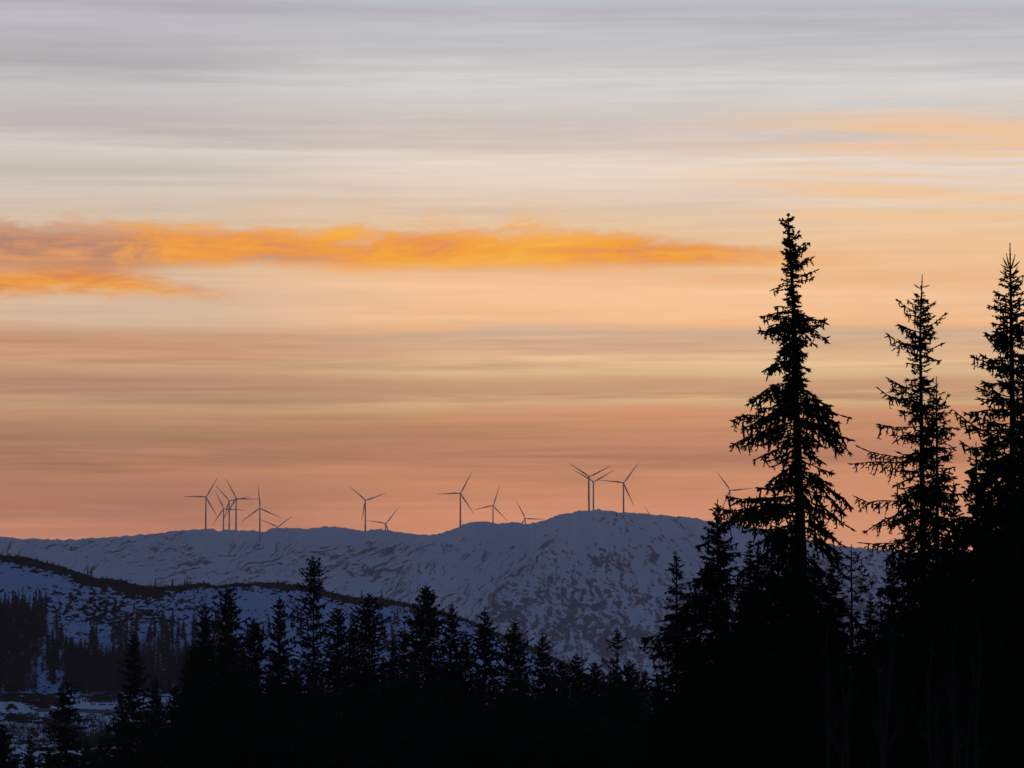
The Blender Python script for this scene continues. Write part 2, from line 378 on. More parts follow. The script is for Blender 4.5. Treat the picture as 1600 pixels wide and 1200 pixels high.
def make_mountain():
    c = np.arange(-420, 1960, 1.35)
    jag = (fbm(c / 11.0, c * 0, 5, 77, 0.6) - 0.5) * 6.0
    yc = np.interp(c, SKY_X, SKY_Y) + jag
    Yc = np.interp(c, [-300, 300, 560, 700, 800, 900, 1100, 1900], [9700, 9750, 10000, 9250, 9200, 8820, 8850, 8600])
    gv = np.concatenate([np.linspace(0, 0.9, 210), np.linspace(0.9, 1, 60)[1:]])
    Y0 = 4900.0; yb = 1080.0
    pw = np.interp(c, [-300, 650, 850, 1900], [0.95, 0.95, 1.4, 1.4])
    S = (2 / math.pi * np.arcsin(gv))[:, None] ** (1 / pw)[None, :]
    C = np.broadcast_to(c[None, :], S.shape); GV = np.broadcast_to(gv[:, None], S.shape)
    YC = np.broadcast_to(yc, S.shape)
    D = Y0 + (Yc[None, :] - Y0) * S
    PY = yb + (YC - yb) * GV
    # lower front crest before the paler back ridge
    yF = np.interp(c, [290, 345, 400, 440, 480, 520, 545, 580, 640, 720], [829, 838, 847.5, 848, 850, 853, 858, 866, 862, 840]) + (fbm(c / 16.0, c * 0, 4, 78) - 0.5) * 4
    wF = (sst(c, 285, 410) * (1 - sst(c, 630, 730)))[None, :]
    s1 = 0.70
    two = np.where(S < s1, yb + (yF[None, :] - yb) * np.sin(np.pi / 2 * np.clip(S / s1, 0, 1)), yF[None, :] + 2.5 * np.sin(np.pi * np.clip((S - s1) / 0.2, 0, 1)) + (YC - yF[None, :]) * sst(S, 0.80, 1.0))
    PY = PY * (1 - wF) + two * wF
    env = np.sin(np.pi * np.clip(GV, 0, 1)) ** 0.7
    PYn = PY.copy()
    w1 = fbm(C / 120.0 + 3, PY / 60.0, 4, 5) - 0.5
    w2 = fbm((C + PY * 0.8) / 40.0, (PY - 0.25 * C) / 22.0, 5, 15) - 0.5
    PYn += env * (w1 * 26 + w2 * 9)
    # shoulder bulge in front of the left ridge and the gully left of the dome
    PYn -= 9 * env * np.exp(-(((C - 600) / 70) ** 2 + ((PY - 872) / 22) ** 2))
    gl = (C - (930 - (PY - 800) * 1.15))
    PYn += 7 * env * np.exp(-(gl / 14) ** 2) - 4 * env * np.exp(-((gl - 45) / 30) ** 2)
    # plateau behind the crest
    nb = 26
    tb = np.linspace(0, 1, nb + 1)[1:] ** 1.3
    x, y, z = at(C, PYn, D)
    zc = z[-1]; kx = x[-1] / y[-1]
    yb_ = Yc[None, :] + tb[:, None] * 4000.0
    zb = zc[None, :] - 0.004 * (yb_ - Yc[None, :]) - 260.0 * sst(tb, 0.6, 1.0)[:, None]
    xb = kx[None, :] * yb_
    x = np.concatenate([x, xb]); y = np.concatenate([y, yb_]); z = np.concatenate([z, zb])
    # let the ground meet every turbine foot
    T = np.array(turb_pos); sg = 120.0
    cur = []
    for (tx, ty, tz) in turb_pos:
        i = np.argmin(((x - tx) ** 2 + (y - ty) ** 2).ravel()); cur.append(z.ravel()[i])
    K = np.exp(-((T[:, None, :2] - T[None, :, :2]) ** 2).sum(-1) / (2 * sg * sg)) + np.eye(len(T)) * 0.02
    wgt = np.linalg.solve(K, T[:, 2] - np.array(cur))
    dzz = np.zeros_like(z)
    for (tx, ty, tz), w in zip(turb_pos, wgt):
        dzz += w * np.exp(-((x - tx) ** 2 + (y - ty) ** 2) / (2 * sg * sg))
    z = z + dzz
    # rock mask
    px, py = pix(x, y, z)
    a = math.radians(33)
    wx = (fbm(px / 30, py / 18, 4, 101) - 0.5) * 26; wy = (fbm(px / 30 + 9, py / 18, 4, 103) - 0.5) * 15
    u = (px + wx) * math.cos(a) + (py + wy) * math.sin(a); v = -(px + wx) * math.sin(a) + (py + wy) * math.cos(a)
    nd = fbm(u / 8.5, v / 3.4, 5, 111, 0.66)
    vein = np.abs(fbm((px + wx) / 17, (py + wy) / 9, 4, 121) - 0.5)
    gld = px - (930 - (py - 800) * 1.15)
    dome = sst(gld + wx * 0.8, -22, 22)
    bigd = fbm(px / 60, py / 30, 3, 113) - 0.5
    ra = np.arctan2(px - 925 + wx * 0.5, py - 640); rr_ = np.hypot(px - 925, py - 640)
    nrad = fbm(ra * 42, (rr_ + wy) / 17, 5, 117, 0.62)
    nd = 0.5 * nd + 0.5 * nrad; nd = 0.5 + (nd - 0.5) * 1.35
    covd = -1.35 + 1.2 * sst(py, 812, 910) + 0.65 * sst(py, 900, 985) - 0.7 * sst(py, 1000, 1035) - 0.8 * sst(px, 1050, 1150) * (1 - sst(py, 850, 930)) + 3.0 * bigd
    rd = (nd - 0.5) / 0.115 + covd - 1.8 * (1 - sst(vein, 0.0, 0.045))
    # left face: thin streaks across the slope, bending downhill to the lower left
    a2 = math.radians(-14)
    u2 = (px + wx * 1.6) * math.cos(a2) + (py + wy * 1.3) * math.sin(a2); v2 = -(px + wx * 1.6) * math.sin(a2) + (py + wy * 1.3) * math.cos(a2)
    a3 = math.radians(-48)
    u3 = (px + wx) * math.cos(a3) + (py + wy) * math.sin(a3); v3 = -(px + wx) * math.sin(a3) + (py + wy) * math.cos(a3)
    steep = np.clip(np.exp(-((gld + 40) / 75) ** 2) + sst(fbm(px / 110, py / 60, 2, 133), 0.52, 0.62), 0, 1)
    nl = fbm(u2 / 19, v2 / 2.3, 5, 141, 0.66) * (1 - steep) + fbm(u3 / 20, v3 / 2.5, 5, 143, 0.66) * steep
    regn = fbm(px / 90, py / 40, 3, 151) - 0.5
    covl = -1.2 + 2.4 * regn - 0.8 * (1 - sst(py, 838, 856))
    def blob(cx, cy, sx, sy, rot=0.0):
        t = math.radians(rot); qx = (px - cx) * math.cos(t) + (py - cy) * math.sin(t); qy = -(px - cx) * math.sin(t) + (py - cy) * math.cos(t)
        return np.exp(-((qx / sx) ** 2 + (qy / sy) ** 2))
    covl += 1.9 * blob(598, 862, 38, 8, -4) + 2.3 * blob(606, 889, 28, 8, 4) + 1.6 * blob(575, 897, 26, 8, 12)
    covl += 1.4 * blob(740, 845, 40, 7, 8) + 0.9 * blob(470, 868, 80, 20) + 0.9 * blob(385, 885, 30, 30) + 0.7 * blob(260, 880, 60, 18)
    covl += 1.3 * blob(845, 870, 14, 45, 38) + 1.0 * blob(790, 905, 9, 40, 38) + 0.9 * blob(740, 955, 12, 60, 45)
    covl -= 1.2 * blob(720, 890, 40, 22) + 1.0 * blob(520, 835, 120, 12) + 0.8 * blob(210, 880, 60, 25)
    rl = (nl - 0.5) / 0.115 + covl
    rock = rl * (1 - dome) + rd * dome
    foot = sst(py, 1000, 1050) * sst(px, 700, 960)
    rock = rock * 0.9 + foot * 0.5
    rock = np.clip(0.5 + 0.30 * rock, 0, 1)
    nr, nc = x.shape
    me = mesh_np('mountain', np.stack([x, y, z], -1).reshape(-1, 3), grid_faces(nc, nr), None, M_MTN, True)
    attr(me, 'rock', rock)
    o = link('mountain', me); o['kind'] = 'structure'
    return x, y, z
mx_, my_, mz_ = make_mountain()

# ------------------------------------------------------------------ near snowy hill
HX = [-300, 0, 30, 60, 100, 130, 150, 190, 210, 240, 280, 320, 345, 360, 400, 440, 480, 510, 540, 570, 600, 650, 700, 740, 770, 800, 850, 880, 920, 1000, 1500]
HY = [850, 867, 869, 876, 886, 897, 903, 906, 913, 917, 915, 911, 916, 912, 910.5, 911.5, 915, 924, 932, 934.5, 936, 945, 958, 972, 985, 998, 1020, 1036, 1056, 1085, 1100]
H_Y0, H_YB = 1990.0, 1084.0
def hill_crest(px): return np.interp(px, HX, HY)
def hill_far(px): return np.interp(px, [-300, 400, 900, 1500], [2600, 2650, 2900, 2900])
def make_hill():
    c = np.arange(-280, 1320, 1.25)
    yc = hill_crest(c) + (fbm(c / 9.0, c * 0 + 2, 5, 207, 0.62) - 0.5) * 4.5
    Yc = hill_far(c)
    gv = np.linspace(0, 1, 230)
    s = 0.55 * gv + 0.45 * (2 / math.pi * np.arcsin(gv))
    S, C = np.meshgrid(s, c, indexing='ij'); GV = np.meshgrid(gv, c, indexing='ij')[0]
    D = H_Y0 + (Yc[None, :] - H_Y0) * S
    PY = H_YB + (np.broadcast_to(yc, S.shape) - H_YB) * GV
    env = np.sin(np.pi * GV) ** 0.8
    PY = PY + env * ((fbm(C / 60, PY / 40, 5, 211) - 0.5) * 22)
    x, y, z = at(C, PY, D)
    tb = np.linspace(0, 1, 13)[1:]
    zc = z[-1]; kx = x[-1] / y[-1]
    yb_ = Yc[None, :] + tb[:, None] * 900.0
    zb = zc[None, :] + (-75.0 - zc[None, :]) * sst(tb, 0, 1)[:, None]
    x = np.concatenate([x, kx[None, :] * yb_]); y = np.concatenate([y, yb_]); z = np.concatenate([z, zb])
    px, py = pix(x, y, z)
    below = py - np.interp(px, HX, HY)
    wx = (fbm(px / 20, py / 14, 3, 221) - 0.5) * 14
    n = fbm((px + wx) / 5.0, py / 2.7, 5, 231, 0.6)
    nb = fbm((px + wx) / 34, py / 10.0, 4, 241) - 0.5
    thick = np.interp(px, [0, 40, 100, 180, 240, 290, 350, 420, 520, 580, 620, 700, 800], [12, 20, 22, 24, 20, 7, 4, 8, 12, 15, 9, 9, 6])
    nf_ = fbm((px + wx) / 8, py / 3.2, 4, 243) - 0.5
    rim = 5.0 * (1 - sst(below + nb * 30 + nf_ * 30, thick * 0.4, thick * 1.1))
    rim += 5.0 * (1 - sst(below + nf_ * 6, 0.25 * thick + 1.5, 0.5 * thick + 4))
    rim -= 2.2 * np.exp(-(((below - thick * 0.35) / 2.5) ** 2)) * sst(fbm(px / 16, py / 5, 3, 251), 0.55, 0.68)
    cov = -1.5 + 3.0 * nb
    def blob(cx, cy, sx, sy): return np.exp(-(((px - cx) / sx) ** 2 + ((py - cy) / sy) ** 2))
    cov += 1.7 * blob(240, 952, 120, 28) + 1.3 * blob(120, 938, 60, 22) + 0.8 * blob(160, 965, 40, 14)
    cov -= 0.8 * blob(30, 900, 70, 25) + 0.4 * blob(430, 950, 50, 35) + 0.2 * blob(700, 990, 120, 30)
    cov += 0.8 * blob(610, 985, 25, 20) + 1.6 * blob(640, 1010, 60, 14)
    cov += 1.3 * sst(py, 985, 1040) * (0.5 + nb)
    rock = np.clip(0.5 + 0.30 * ((n - 0.5) / 0.115 + cov + rim), 0, 1)
    nr, nc = x.shape
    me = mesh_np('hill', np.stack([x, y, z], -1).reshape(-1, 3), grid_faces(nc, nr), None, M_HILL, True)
    attr(me, 'rock', rock)
    o = link('hill', me); o['kind'] = 'structure'
    nf = len(gv)
    return x[:nf], y[:nf], z[:nf], px[:nf], py[:nf]
hx, hy, hz, hpx, hpy = make_hill()

# ------------------------------------------------------------------ turbines
def lathe(prof, n=16, axis='z'):
    V = []; Q = []
    for r, h in prof:
        for k in range(n):
            a = 2 * math.pi * k / n
            V.append((r * math.cos(a), r * math.sin(a), h) if axis == 'z' else (r * math.cos(a), h, r * math.sin(a)))
    for i in range(len(prof) - 1):
        for k in range(n):
            q = (i * n + k, i * n + (k + 1) % n, (i + 1) * n + (k + 1) % n, (i + 1) * n + k)
            Q.append(q if axis == 'z' else q[::-1])
    return np.array(V), np.array(Q)
def make_turbine_meshes():
    V, Q = lathe([(2.3, -14), (2.3, 0), (2.05, 25), (1.75, 55), (1.4, HUB_H - 1.9), (0.05, HUB_H - 1.85)])
    tower = mesh_np('tower', V, Q, None, M_TURB, True)
    # nacelle: tapered box with chamfered edges, behind the rotor (+y)
    secs = [(-2.2, 1.3, 1.4, -1.3), (-1.4, 1.8, 1.9, -1.7), (6.5, 1.9, 2.0, -1.8), (8.2, 1.5, 1.9, -1.0)]
    V = []; Q = []
    for (y, w, t, b) in secs:
        for (fx, fz) in ((-1, .7), (-.7, 1), (.7, 1), (1, .7), (1, -.7), (.7, -1), (-.7, -1), (-1, -.7)):
            V.append((fx * w, y, t * fz if fz > 0 else -b * fz))
    for i in range(3):
        for k in range(8): Q.append((i * 8 + k, i * 8 + (k + 1) % 8, (i + 1) * 8 + (k + 1) % 8, (i + 1) * 8 + k))
    T = []
    for base in (0, 24):
        for k in range(1, 7): T.append((base, base + k, base + k + 1) if base == 0 else (base, base + k + 1, base + k))
    nac = mesh_np('nacelle', np.array(V), np.array(Q), np.array(T), M_TURB)
    V, Q = lathe([(0.05, -5.6), (0.7, -5.3), (1.25, -4.6), (1.6, -3.6), (1.65, -2.2), (0.1, -2.15)], 14, 'y')
    hub = mesh_np('rotor_hub', V, Q, None, M_TURB, True)
    # blade along +z: round root, wide shoulder, slender tip
    V = []; Q = []; n = 10
    st = [(1.2, 1.0, 1.9, 0), (3.5, 1.0, 1.9, 0), (7, .75, 2.7, 14), (12, .42, 3.7, 11), (20, .27, 3.2, 7), (32, .22, 2.35, 4), (45, .18, 1.6, 2), (54, .16, 1.05, 0), (57.6, .14, .6, -1), (58.5, .12, .12, -1)]
    for (z, th, ch, tw) in st:
        t = math.radians(tw)
        for k in range(n):
            a = 2 * math.pi * k / n
            ox = (math.cos(a) * 0.5 + (0.18 if th < .9 else 0)) * ch; oy = math.sin(a) * 0.5 * ch * th
            V.append((ox * math.cos(t) - oy * math.sin(t), -3.9 + ox * math.sin(t) + oy * math.cos(t) - 0.0006 * z * z, z))
    for i in range(len(st) - 1):
        for k in range(n): Q.append((i * n + k, i * n + (k + 1) % n, (i + 1) * n + (k + 1) % n, (i + 1) * n + k))
    bl = mesh_np('blade', np.array(V), np.array(Q), None, M_TURB, True)
    return tower, nac, hub, bl
tower_m, nac_m, hub_m, blade_m = make_turbine_meshes()
TG = 'wind turbines on the snowy ridge'
proto = thing('wind_turbine', TURB[0][4], 'wind turbine', (0, 0, 0), 0, TG)
p_tower = link('tower', tower_m, proto); p_nac = link('nacelle', nac_m, proto, (0, 0, HUB_H))
p_hub = link('rotor_hub', hub_m, proto, (0, 0, HUB_H))
p_bl = []
for k in range(3):
    b = link('blade', blade_m, p_hub); b.rotation_euler = (0, math.radians(120 * k), 0); p_bl.append(b)
for i, ((px, py, rp, th, lb), (x, y, z)) in enumerate(zip(TURB, turb_pos)):
    if i == 0:
        root, hb = proto, p_hub
    else:
        root = proto.copy(); COL.objects.link(root)
        for ch in (p_tower, p_nac):
            c = ch.copy(); COL.objects.link(c); c.parent = root
        hb = p_hub.copy(); COL.objects.link(hb); hb.parent = root
        for ch in p_bl:
            c = ch.copy(); COL.objects.link(c); c.parent = hb
    root.location = (x, y, z); root['label'] = lb
    root.rotation_euler = (0, 0, -math.atan2(x, y) * 0.5 + math.radians(8))
    hb.rotation_euler = (0, math.radians(th), 0)

# ------------------------------------------------------------------ spruces
def spindles(P0, P1, R, sides=3, mid=0.45, root=0.55):
    """needle covered twigs: thin at the root, thick in the middle, pointed"""
    P0 = np.asarray(P0, float); P1 = np.asarray(P1, float); R = np.asarray(R, float)
    n = len(P0)
    d = P1 - P0; L = np.linalg.norm(d, axis=1, keepdims=True) + 1e-9; d = d / L
    ref = np.where(np.abs(d[:, 2:3]) > 0.9, np.array([[1.0, 0, 0]]), np.array([[0, 0, 1.0]]))
    u = np.cross(d, ref); u /= np.linalg.norm(u, axis=1, keepdims=True) + 1e-9
    v = np.cross(d, u)
    m = P0 + (P1 - P0) * mid
    V = np.zeros((n, 2 * sides + 1, 3))
    for k in range(sides):
        a = 2 * math.pi * k / sides
        o = u * math.cos(a) + v * math.sin(a)
        V[:, k] = P0 + o * (R * root)[:, None]
        V[:, sides + k] = m + o * R[:, None]
    V[:, 2 * sides] = P1
    b = np.arange(n)[:, None] * (2 * sides + 1)
    Q = np.concatenate([np.concatenate([b + k, b + (k + 1) % sides, b + sides + (k + 1) % sides, b + sides + k], 1) for k in range(sides)])
    T = np.concatenate([np.concatenate([b + sides + k, b + sides + (k + 1) % sides, b + 2 * sides], 1) for k in range(sides)])
    return V.reshape(-1, 3), Q, T
def tubes(chains, sides=5):
    V = []; Q = []; off = 0
    for P, R in chains:
        P = np.asarray(P, float); m = len(P)
        t = np.gradient(P, axis=0); t /= np.linalg.norm(t, axis=1, keepdims=True) + 1e-9
        ref = np.where(np.abs(t[:, 2:3]) > 0.85, np.array([[1.0, 0, 0]]), np.array([[0, 0, 1.0]]))
        u = np.cross(t, ref); u /= np.linalg.norm(u, axis=1, keepdims=True) + 1e-9
        v = np.cross(t, u)
        R = np.asarray(R, float)[:, None]
        for k in range(sides):
            a = 2 * math.pi * k / sides
            V.append(P + R * (u * math.cos(a) + v * math.sin(a)))
        a = np.arange(m - 1)
        for k in range(sides):
            k2 = (k + 1) % sides
            Q.append(np.stack([off + k * m + a, off + k2 * m + a, off + k2 * m + a + 1, off + k * m + a + 1], 1))
        off += sides * m
    return np.concatenate(V), np.concatenate(Q)

def spruce(seed, H, prof, lean=None, keys=(), vis=None, twig=0.026, gap=0.13, whorl=0.34, nb=5, droop=0.5, fill=0.62,
           sub=True, hang=0.35, core=0.0, core_to=99.0, tuft=0.4, szmin=0.25, leader=0.5, top_up=0.55, trunk_r=None, shoots=(), side_r=None, bare=0.0):
    """spruce with its foot at z=0. prof: list of (metres below the top, half width left, half width right).
    keys: (metres below top where it leaves the trunk, azimuth deg, reach, drop of the tip)."""
    rng = np.random.default_rng(seed)
    pd, pl, pr = (np.array([p[k] for p in prof], float) for k in range(3))
    lean = lean or [(0, 0), (H, 0)]
    ld, lx = np.array([a for a, b in lean], float), np.array([b for a, b in lean], float)
    tr = trunk_r or 0.011 * H
    def axis(t): return np.array([np.interp(t, ld, lx), 0.0, H - t])
    tt = np.concatenate([np.linspace(0, 1.2, 5), np.linspace(1.6, H + 0.4, 22)])
    chains = [(np.array([axis(t) for t in tt]), 0.012 + tr * (tt / H) ** 0.85)]
    A, B, R = [], [], []
    br = []
    vis = vis or H
    t = leader
    while t < vis:
        n = nb + int(rng.integers(-1, 2))
        a0 = rng.uniform(0, 360)
        for k in range(n):
            a = math.radians(a0 + 360 * k / n + rng.uniform(-25, 25))
            w = 0.5 + 0.5 * math.cos(a)
            L = np.interp(t, pd, pr) * w + np.interp(t, pd, pl) * (1 - w)
            L *= fill + (1 - fill) * rng.uniform(0.0, 1.25) ** 1.2
            if rng.uniform() < 0.08: L *= 0.5
            if L < 0.05: continue
            old = min(1.0, t / (0.45 * H))
            s1 = top_up * (1 - old) ** 1.5 + rng.normal(0, 0.10)
            dr = -droop * old * rng.uniform(0.6, 1.3)
            if rng.uniform() < 0.14: s1 += 0.22; dr *= 0.4
            br.append((t + rng.uniform(-0.15, 0.15), a, L, s1, dr))
        t += whorl * rng.uniform(0.7, 1.3) * (0.6 + 0.5 * min(1, t / 4.0))
    ce = min(vis, core_to)
    for _ in range(int(core * ce)):
        t = rng.uniform(leader + 0.05, ce); a = rng.uniform(0, 6.283); w = 0.5 + 0.5 * math.cos(a)
        L = (np.interp(t, pd, pr) * w + np.interp(t, pd, pl) * (1 - w)) * rng.uniform(0.25, 0.65)
        if L > 0.08: br.append((t, a, L, top_up * (1 - min(1.0, t / (0.45 * H))) + rng.normal(0, 0.25), -droop * rng.uniform(0.2, 1.0)))
    for (kt, ka, kl, kd) in keys:
        s1 = 0.1 if kd < 0 else 0.25
        br.append((kt, math.radians(ka), kl, s1, -kd / kl - s1))
    for (t, a, L, s1, dr) in br:
        if t < 0: continue
        o = axis(t); dirh = np.array([math.cos(a), math.sin(a), 0.0]); side = np.array([-math.sin(a), math.cos(a), 0.0])
        sz = float(np.clip(0.12 + 0.9 * max(np.interp(t, pd, pr), np.interp(t, pd, pl)) / (12 * twig + 0.3), szmin, 1.0)); tw = twig * (0.45 + 0.55 * sz)
        bend = rng.normal(0, 0.10)
        s = np.linspace(0, 1, 7)
        zz = L * (s1 * s + dr * s ** 1.6 + 0.10 * np.clip(s - 0.75, 0, 1) * 4 * min(1.0, 0.4 + L / 3) * 0.5)
        P = o + dirh * (L * s)[:, None] + side * (bend * L * s * s)[:, None] + np.array([0, 0, 1.0]) * zz[:, None]
        wob = np.cumsum(rng.normal(0, 1, (7, 2)), axis=0); wob -= wob[0]
        P = P + side * (wob[:, :1] * 0.022 * L) + np.array([0, 0, 1.0]) * (wob[:, 1:] * 0.026 * L)
        cc = rng.uniform(0.3, 1.0, int(rng.integers(1, 4)))
        cw = np.clip(0.30 + np.exp(-((s[:, None] - cc[None, :]) / 0.16) ** 2).sum(1), 0, 1.25) if L > 0.6 else np.ones(7)
        r0 = min(0.045, 0.010 + 0.010 * L)
        chains.append((P, r0 * (1 - 0.85 * s)))
        s0 = min(0.35, 0.12 / L) + (0.28 * min(1, L / 3) if t > 2 else 0.0) * rng.uniform(0.3, 1.0) + bare * 0.3
        m = max(3, int(L * (1 - s0) / gap))
        ss = np.linspace(s0, 0.99, m)
        for q, sv in enumerate(ss):
            p = np.array([np.interp(sv, s, P[:, k]) for k in range(3)])
            tan = P[min(6, int(sv * 6) + 1)] - P[min(5, int(sv * 6))]; tan = tan / (np.linalg.norm(tan) + 1e-9)
            sg = 1 if q % 2 else -1
            wq = float(np.interp(sv, s, cw))
            if rng.uniform() > 0.35 + wq: continue
            ll = (0.12 * sz + 0.34 * L * (1 - sv) ** 0.8 * (0.5 + 0.5 * sv)) * rng.uniform(0.6, 1.3)
            ll = min(ll * (0.35 + 0.75 * wq), 0.9)
            dd_ = tan * rng.uniform(0.5, 0.9) + side * sg * rng.uniform(0.5, 1.0) + np.array([0, 0, rng.normal(-0.22 - 0.35 * min(1, L / 2.5), 0.22)])
            dd_ /= np.linalg.norm(dd_)
            e = p + dd_ * ll
            A.append(p); B.append(e); R.append(tw * rng.uniform(0.8, 1.2))
            if sub:
                for f in np.arange(0.3, 1.0, 0.10 / max(ll, 0.1) + 0.05):
                    b = p + dd_ * ll * f
                    for sgn in (1, -1):
                        if rng.uniform() < 0.25: continue
                        cr = np.cross(dd_, [0, 0, 1.0]) * sgn
                        x = dd_ * 0.8 + cr * rng.uniform(0.4, 1.0) + np.array([0, 0, rng.normal(-0.25, 0.4)])
                        x /= np.linalg.norm(x)
                        A.append(b); B.append(b + x * rng.uniform(0.09, 0.2) * sz); R.append(tw * rng.uniform(0.65, 1.0))
            if rng.uniform() < hang * (0.3 + wq) and L > 0.35:
                hl = sz * rng.uniform(0.14, 0.48) * min(1.0, 0.4 + L / 2.5)
                x = np.array([rng.normal(0, 0.25), rng.normal(0, 0.25), -1.0])
                st = p + dd_ * ll * rng.uniform(0, 0.7)
                A.append(st); B.append(st + x * hl); R.append(tw * rng.uniform(0.8, 1.15))
                if sub:
                    for f in np.arange(0.2, 0.9, 0.11 / hl):
                        y_ = np.array([rng.normal(0, 0.8), rng.normal(0, 0.8), rng.uniform(-1.0, -0.2)]); y_ /= np.linalg.norm(y_)
                        A.append(st + x * hl * f); B.append(st + x * hl * f + y_ * rng.uniform(0.07, 0.15) * sz); R.append(tw * rng.uniform(0.65, 0.95))
            if sub and rng.uniform() < tuft * wq:
                o_ = p + dd_ * ll * rng.uniform(0, 0.9)
                for _ in range(int(rng.integers(3, 7))):
                    y_ = np.array([rng.normal(0, 0.7), rng.normal(0, 0.7), rng.uniform(-0.7, 0.8)]) + tan * 0.5; y_ /= np.linalg.norm(y_) + 1e-6
                    A.append(o_); B.append(o_ + y_ * rng.uniform(0.08, 0.20) * sz); R.append(tw * rng.uniform(0.75, 1.1))
        # needles along the branch itself, and its forked tip
        k0 = max(1, int(s0 * 6))
        for k in range(k0, 6):
            A.append(P[k]); B.append(P[k] + (P[k + 1] - P[k]) * 1.25); R.append(tw * 0.95)
        tn = P[6] - P[5]; tn /= np.linalg.norm(tn) + 1e-9
        for sg in (-1, 0, 1):
            x = tn + side * sg * 0.7 + np.array([0, 0, rng.uniform(-0.15, 0.35)])
            A.append(P[6] - tn * 0.05); B.append(P[6] + x / np.linalg.norm(x) * rng.uniform(0.10, 0.2) * sz); R.append(tw * 0.8)
    # needles on the leader
    for t in np.arange(0.0, leader + 0.6, 0.12):
        for k in range(3):
            a = rng.uniform(0, 6.28); x = np.array([math.cos(a) * 0.5, math.sin(a) * 0.5, 0.8])
            if t > 0.25 * leader:
                A.append(axis(t)); B.append(axis(t) + x * (0.05 + 0.06 * min(1, t))); R.append(twig * 0.5)
    # bare young shoots round the leader: (metres below top, azimuth, reach, rise)
    for (t, a, L, rise) in shoots:
        o = axis(t); a = math.radians(a); s = np.linspace(0, 1, 5)
        P = o + np.array([math.cos(a), math.sin(a), 0]) * (L * s ** 0.8)[:, None] + np.array([0, 0, 1.0]) * (rise * s ** 1.6)[:, None]
        chains.append((P, np.full(5, 0.017) * (1 - 0.4 * s)))
        A.append(P[1]); B.append(P[4]); R.append(0.021)
    V, Q, T = spindles(A, B, R)
    V2, Q2 = tubes(chains)
    return (V2, Q2), (V, Q, T)

def crown_meshes(args):
    (V2, Q2), (V, Q, T) = args
    return mesh_np('trunk', V2, Q2, None, M_BARK, True), mesh_np('crown', V, Q, T, M_NEED)
def plant(meshes, label, loc, rz=0.0, group=None, sc=1.0):
    r = thing('spruce_tree', label, 'spruce tree', loc, rz, group)
    r.scale = (sc, sc, sc)
    link('trunk', meshes[0], r); link('crown', meshes[1], r)
    return r

def px_prof(d, top, pts):
    k = d / F
    return [((y - top) * k, l * k, r * k) for (y, l, r) in pts]
def hero(seed, top, d, trunk, pts, keys, label, group, **kw):
    """trunk: list of (py, px); pts: (py, left px, right px); keys: (py at trunk, side +1/-1, tip px, tip py)"""
    k = d / F
    tx, ty = top
    x, y, z = (float(v) for v in at(np.float64(tx), np.float64(ty), d))
    gz = float(ground_z(np.float64(x), np.float64(y)))
    H = z - gz + 0.1
    lean = [((py - ty) * k, (px - tx) * k) for py, px in trunk]
    lean.append((H, lean[-1][1]))
    ks = []
    for (py, sgn, tpx, tpy) in keys:
        cx = np.interp(py, [a for a, b in trunk], [b for a, b in trunk])
        aa = kw.get('key_az', 14) * (1 if (py * 7) % 2 < 1 else -1)
        ks.append(((py - ty) * k, aa if sgn > 0 else 180 - aa, abs(tpx - cx) * k, (tpy - py) * k))
    if kw.pop('thick', False):
        for (kt, ka, kl, kd) in list(ks):
            ks.append((kt + 0.10, ka + 16, kl * 0.84, kd * 0.95)); ks.append((kt - 0.08, ka - 18, kl * 0.66, kd * 0.55))
    kw.pop('key_az', None)
    return plant(crown_meshes(spruce(seed, H, px_prof(d, ty, pts), lean, ks, **kw)), label, (x, y, gz - 0.1), 0.0, group)

RG = 'tall spruces on the right'
D1 = 108.0
hero(11, (1231, 332), D1, [(332, 1231), (420, 1236), (500, 1240), (600, 1241), (700, 1244), (800, 1247), (900, 1250), (1200, 1253)],
     [(332, 1, 1), (339, 3, 3), (345, 10, 5), (353, 7, 6), (365, 8, 9), (380, 14, 18), (400, 17, 22), (425, 14, 20), (445, 13, 14), (465, 22, 15), (480, 20, 16), (500, 34, 22), (525, 40, 34), (550, 36, 24), (575, 28, 16), (600, 32, 22), (625, 48, 38), (655, 72, 46), (690, 78, 52), (720, 74, 54), (750, 68, 52), (780, 78, 58), (820, 88, 62), (870, 98, 64), (930, 108, 96), (1000, 120, 110), (1200, 140, 130)],
     [(352, -1, 1219, 344), (398, 1, 1266, 381), (418, 1, 1272, 402), (436, 1, 1278, 427), (448, -1, 1203, 455), (490, -1, 1189, 500), (505, 1, 1284, 508), (512, 1, 1289, 533), (515, -1, 1184, 527), (570, -1, 1193, 584), (605, -1, 1166, 640), (640, -1, 1147, 656), (668, -1, 1146, 704), (625, 1, 1295, 634), (640, 1, 1330, 655), (650, 1, 1333, 689), (665, 1, 1326, 712), (785, -1, 1138, 794), (800, -1, 1124, 812), (815, -1, 1122, 838), (745, 1, 1330, 800), (790, 1, 1328, 838), (820, 1, 1312, 870)],
     'tallest black spruce, ragged narrow top rising far above the ridge', RG,
     thick=True, twig=0.032, gap=0.085, whorl=0.30, nb=5, droop=0.75, fill=0.45, hang=0.6, core=30, core_to=6.0, tuft=0.75, szmin=0.5, leader=0.2, vis=17.5, trunk_r=0.27)
D2 = 104.0
